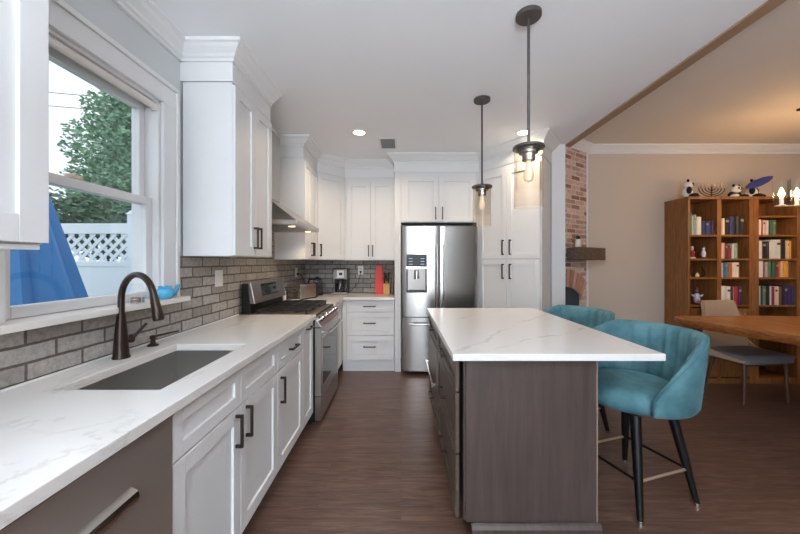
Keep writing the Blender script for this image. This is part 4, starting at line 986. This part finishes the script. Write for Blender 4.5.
# shelf ornaments in the left bay
def figure(name, label, loc, cols, h, arms=True):
    t = thing(name, label, 'figurine', loc)
    body, head, base = (plain('fig_'+c[1:]+name, c, .5) for c in cols)
    MB().lathe([(h*.22, 0), (h*.24, h*.05), (h*.2, h*.12)], (0, 0, 0), 16).build('base', base, t, smooth=True)
    m = MB(); m.lathe([(h*.12, h*.121), (h*.17, h*.3), (h*.15, h*.5), (h*.09, h*.66)], (0, 0, 0), 16); m.build('body', body, t, smooth=True)
    MB().ell((0, 0, h*.78), (h*.1, h*.1, h*.13)).build('head', head, t, smooth=True)
    MB().lathe([(h*.11, h*.86), (h*.08, h*.95), (h*.03, h)], (0, 0, 0), 14).build('hat', base, t, smooth=True)
    if arms:
        for s_ in (-1, 1): MB().tube([(s_*h*.1, 0, h*.55), (s_*h*.26, -.005, h*.5), (s_*h*.32, -.01, h*.6)], [h*.05, h*.045, h*.04], 8).build('arm', body, t, smooth=True)
    return t
figure('red_figurine', 'small red and white figurine on second shelf of left bay', (3.266, BYF+.046, S[1]+.0006), ('#8b2f2c', '#d9b9a0', '#d9d2c8'), .14)
figure('white_figurine', 'slim white figurine on second shelf of left bay', (3.385, BYF+.036, S[1]+.0006), ('#c9cbd2', '#e2ddd6', '#4a4a58'), .14, False)
tag(MB().lathe([(.012, 0), (.02, .008), (.02, .02), (.01, .032), (.012, .042), (.002, .05)], (3.325, BYF+.05, S[2]+.0004), 16).build('small_bell', plain('ivory_bell', '#dcc7a2', .4), smooth=True), 'tiny ivory ornament on third shelf of left bay', 'ornament')
tag(MB().tube([(3.40, BYF+.12, S[2]+.009), (3.45, BYF+.12, S[2]+.009), (3.475, BYF+.12, S[2]+.03), (3.46, BYF+.12, S[2]+.075), (3.445, BYF+.12, S[2]+.12)], [.008, .008, .007, .006, .004], 8).build('curved_ornament', M_pull, smooth=True), 'dark curved metal ornament on third shelf of left bay', 'ornament')
figure('silver_figurine', 'silver figurine on a dark red base on lowest shelf of left bay', (3.33, BYF+.06, S[3]+.0006), ('#b9bccb', '#4a4f78', '#6e1f26'), .19)

# plush pandas and menorah on top
def panda(label, loc, rz, s=1.0, lying=False):
    t = thing('plush_panda', label, 'plush toy', loc, rz)
    tilt = Matrix.Rotation(0, 3, 'X')
    if lying:
        MB().ell((0, .0, .045*s), (.085*s, .05*s, .045*s)).build('body', M_pandab, t, smooth=True); hc = Vector((-.02*s, -.03*s, .105*s))
    else:
        MB().ell((0, 0, .065*s), (.055*s, .05*s, .065*s)).build('body', M_pandaw, t, smooth=True); hc = Vector((0, -.01*s, .155*s))
    MB().ell(hc, (.052*s, .045*s, .045*s)).build('head', M_pandaw, t, smooth=True)
    for q in (-1, 1):
        MB().ell(hc+Vector((q*.04*s, 0, .042*s)), (.018*s, .012*s, .018*s)).build('ear', M_pandab, t, smooth=True)
        MB().ell(hc+Vector((q*.02*s, -.041*s, .006*s)), (.012*s, .006*s, .014*s)).build('eye_patch', M_pandab, t, smooth=True)
        if lying:
            MB().ell((q*.075*s, -.05*s, .022*s), (.03*s, .045*s, .022*s)).build('leg', M_pandab if q > 0 else M_pandaw, t, smooth=True)
        else:
            MB().ell((q*.058*s, -.02*s, .085*s), (.02*s, .025*s, .042*s)).build('arm', M_pandab, t, smooth=True)
            MB().ell((q*.04*s, -.06*s, .024*s), (.026*s, .045*s, .024*s)).build('leg', M_pandab, t, smooth=True)
    MB().ell(hc+Vector((0, -.046*s, -.01*s)), (.009*s, .006*s, .006*s)).build('nose', M_pandab, t, smooth=True)
    return t
panda('black and white plush panda sitting at the left end of the bookcase top', (3.275, BYF+.12, BZT), math.radians(45), 1.0)
panda('plush panda lying down right of the candelabrum', (3.815, BYF+.12, BZT), math.radians(12), .95, True)
me_ = thing('candelabrum', 'nine-armed dark metal candelabrum on the bookcase top', 'candelabrum', (3.535, BYF+.10, BZT))
m = MB(); m.lathe([(.05, 0), (.05, .008), (.02, .016), (.008, .03)], (0, 0, 0), 18); m.tube([(0, 0, .03), (0, 0, .128)], .006, 8)
m.build('stem', M_bronze, me_, smooth=True)
for k_ in range(1, 5):
    R = .037*k_
    for q in (-1, 1): MB().tube([(q*R*math.sin(a), 0, .112-(R*.62)*math.cos(a)) for a in (PI/2*i/8 for i in range(9))], .0045, 8).build('arm', M_bronze, me_, smooth=True)
for k_ in range(-4, 5):
    MB().lathe([(.005, 0), (.013, .006), (.01, .012), (.01, .05), (.012, .054)], ((.037*k_), 0, .112 if k_ else .128), 12).build('candle_cup', M_brass, me_, smooth=True)
sp = panda('plush panda carrying a blue board on the bookcase top', (4.04, BYF+.15, BZT), math.radians(30), 1.05)
bb = MB(); 
bb.rings([[Vector((u_, w_*math.cos(a), .006*math.sin(a))) for a in (2*PI*j/12 for j in range(12))] for u_, w_ in ((-.17, .004), (-.15, .022), (-.1, .038), (-.02, .045), (.07, .04), (.13, .024), (.16, .004))])
bo = tag(bb.build('toy_surfboard', plain('toy_board_blue', '#2d3f8a', .4, var=.1), smooth=True), 'blue toy surfboard leaning over the panda at right', 'toy')
bo.location = (4.02, BYF+.05, BZT+.165); bo.rotation_euler = (math.radians(60), math.radians(-24), 0)

# ------------------------------------------------------------------ dining table
tb = thing('dining_table', 'thick live-edge wooden dining table at the right edge', 'table', (3.5, 2.6, 0))
outl = [(2.80, 3.43), (2.715, 3.33), (2.70, 3.22), (2.76, 3.08), (2.80, 2.93), (2.865, 2.76), (2.92, 2.60), (2.965, 2.45), (3.03, 2.28), (3.10, 2.05), (3.13, 1.8), (3.2, 1.55), (4.3, 1.5), (4.22, 2.0), (4.16, 2.6), (4.12, 3.1), (4.07, 3.40), (3.6, 3.44), (3.2, 3.425)]
m = MB(); TZ0, TZ1 = .725, .80
cx0, cy0 = 3.5, 2.6
top = [(x-cx0, y-cy0) for x, y in outl]; bot = [((x-cx0)*.955+.0, (y-cy0)*.975) for x, y in outl]; midl = [((x-cx0)*.995, (y-cy0)*.998) for x, y in outl]
m.rings([[Vector((x, y, TZ0)) for x, y in bot], [Vector((x, y, TZ0+.035)) for x, y in midl], [Vector((x, y, TZ1-.008)) for x, y in top], [Vector((x*.994, y*.996, TZ1)) for x, y in top]], 1)
for f in m.bm.faces:
    f.material_index = 0 if (len(f.verts) > 4) else 1
m.build('slab_top', [M_slab, M_slabe], tb, smooth=35)
for q in (-.45, .35):
    MB().box(.19, q-.04, .0, .27, q+.04, .724).box(.47, q-.04, 0, .55, q+.04, .724).box(.2705, q-.03, .02, .4695, q+.03, .08).build('trestle', M_blackm, tb, bevel=.004)

# dining chair tucked at the table's far end, facing the viewer
ch = thing('dining_chair', 'grey tweed chair with walnut legs tucked at the table end', 'chair', (3.45, 3.36, 0), math.radians(8))
def rrect(hx, hy0, hy1, z, r=.05, n=5, dz=0):
    pts = []
    for (cx, cy, a0) in ((hx-r, hy1-r, 0), (-hx+r, hy1-r, PI/2), (-hx+r, hy0+r, PI), (hx-r, hy0+r, 1.5*PI)):
        for i in range(n): a = a0+PI/2*i/(n-1); pts.append(Vector((cx+r*math.cos(a), cy+r*math.sin(a), z)))
    return pts
sm = MB(); sm.rings([rrect(.255, -.2, .2, .385), rrect(.278, -.225, .21, .395), rrect(.282, -.228, .21, .435), rrect(.268, -.21, .2, .46), rrect(.22, -.16, .16, .467)])
sm.build('seat', M_greyf, ch, smooth=50)
bk = MB(); rg_ = []
for i, (z, y, w) in enumerate(((.40, .195, .24), (.50, .20, .25), (.62, .215, .245), (.74, .235, .225), (.86, .258, .20), (.925, .27, .19), (.935, .275, .185))):
    ring = []
    nseg = 9
    for j in range(nseg): u = -1+2*j/(nseg-1); ring.append(Vector((u*w, y+.02-.035*u*u*(1-i/9), z)))
    for j in range(nseg): u = 1-2*j/(nseg-1); ring.append(Vector((u*w, y-.018-.035*u*u*(1-i/9), z)))
    rg_.append(ring)
bk.rings(rg_); bk.build('backrest', M_tanf, ch, smooth=50)
for q in (-1, 1):                                 # sloping side wings joining back and seat
    w_ = MB(); w_.rings([[Vector((q*.288, y, z0)), Vector((q*.262, y, z0)), Vector((q*.262, y, z1)), Vector((q*.288, y, z1))] for y, z0, z1 in ((-.20, .40, .425), (-.05, .40, .44), (.1, .40, .465), (.2, .40, .54))])
    w_.build('side_wing', M_tanf, ch, smooth=40, bevel=.005)
for q in (-1, 1):
    MB().tube([(q*.232, -.165, .386), (q*.25, -.175, 0)], [.02, .012], 12).build('leg', M_walnut, ch, smooth=True)
    MB().tube([(q*.2, .14, .386), (q*.235, .20, 0)], [.02, .012], 12).build('leg', M_walnut, ch, smooth=True)
MB().box(-.2, -.17, .36, .2, -.15, .3849).box(-.2, .13, .36, .2, .15, .3849).build('seat_frame', M_walnut, ch)

# ------------------------------------------------------------------ chandelier
chd = thing('chandelier', 'bar chandelier of glass cups with lit bulbs over the dining table', 'chandelier', (3.84, 3.02, 1.84))
MB().box(-.47, -.008, .008, .5, .008, .02).build('bar', M_brass, chd, bevel=.003)
for x in (-.2, .2): MB().tube([(x, 0, .02), (x, 0, DCH-1.84-.02)], .006, 10).build('rod', M_pull, chd, smooth=True)
MB().box(-.22, -.05, DCH-1.84-.02, .22, .05, DCH-1.84-.001).build('ceiling_canopy', M_pull, chd, bevel=.003)
for i, x in enumerate((-.41, -.27, -.1, .07, .24, .41)):
    g = MB(); seg = 28
    g.rings([[Vector((x+R*math.cos(2*PI*k/seg), R*math.sin(2*PI*k/seg), z)) for k in range(seg)] for R, z in ((.058, .023), (.058, .25), (.0555, .25), (.0555, .023))], closed=True)
    g.build('glass_shade', M_clear, chd, smooth=True)
    MB().lathe([(.03, .0205), (.014, .026), (.014, .085)], (x, 0, 0), 16).build('candle_sleeve', M_plate, chd, smooth=True)
    MB().lathe([(.008, .086), (.016, .11), (.019, .128), (.013, .155), (.003, .18)], (x, 0, 0), 16).build('bulb', M_bulb, chd, smooth=True)
    d = bpy.data.lights.new('chandelier_bulb', 'POINT'); d.energy = 5; d.color = (1, .62, .30); d.shadow_soft_size = .03
    l = bpy.data.objects.new('chandelier_bulb', d); COL.objects.link(l); l.location = (x, 0, .135); l.parent = chd
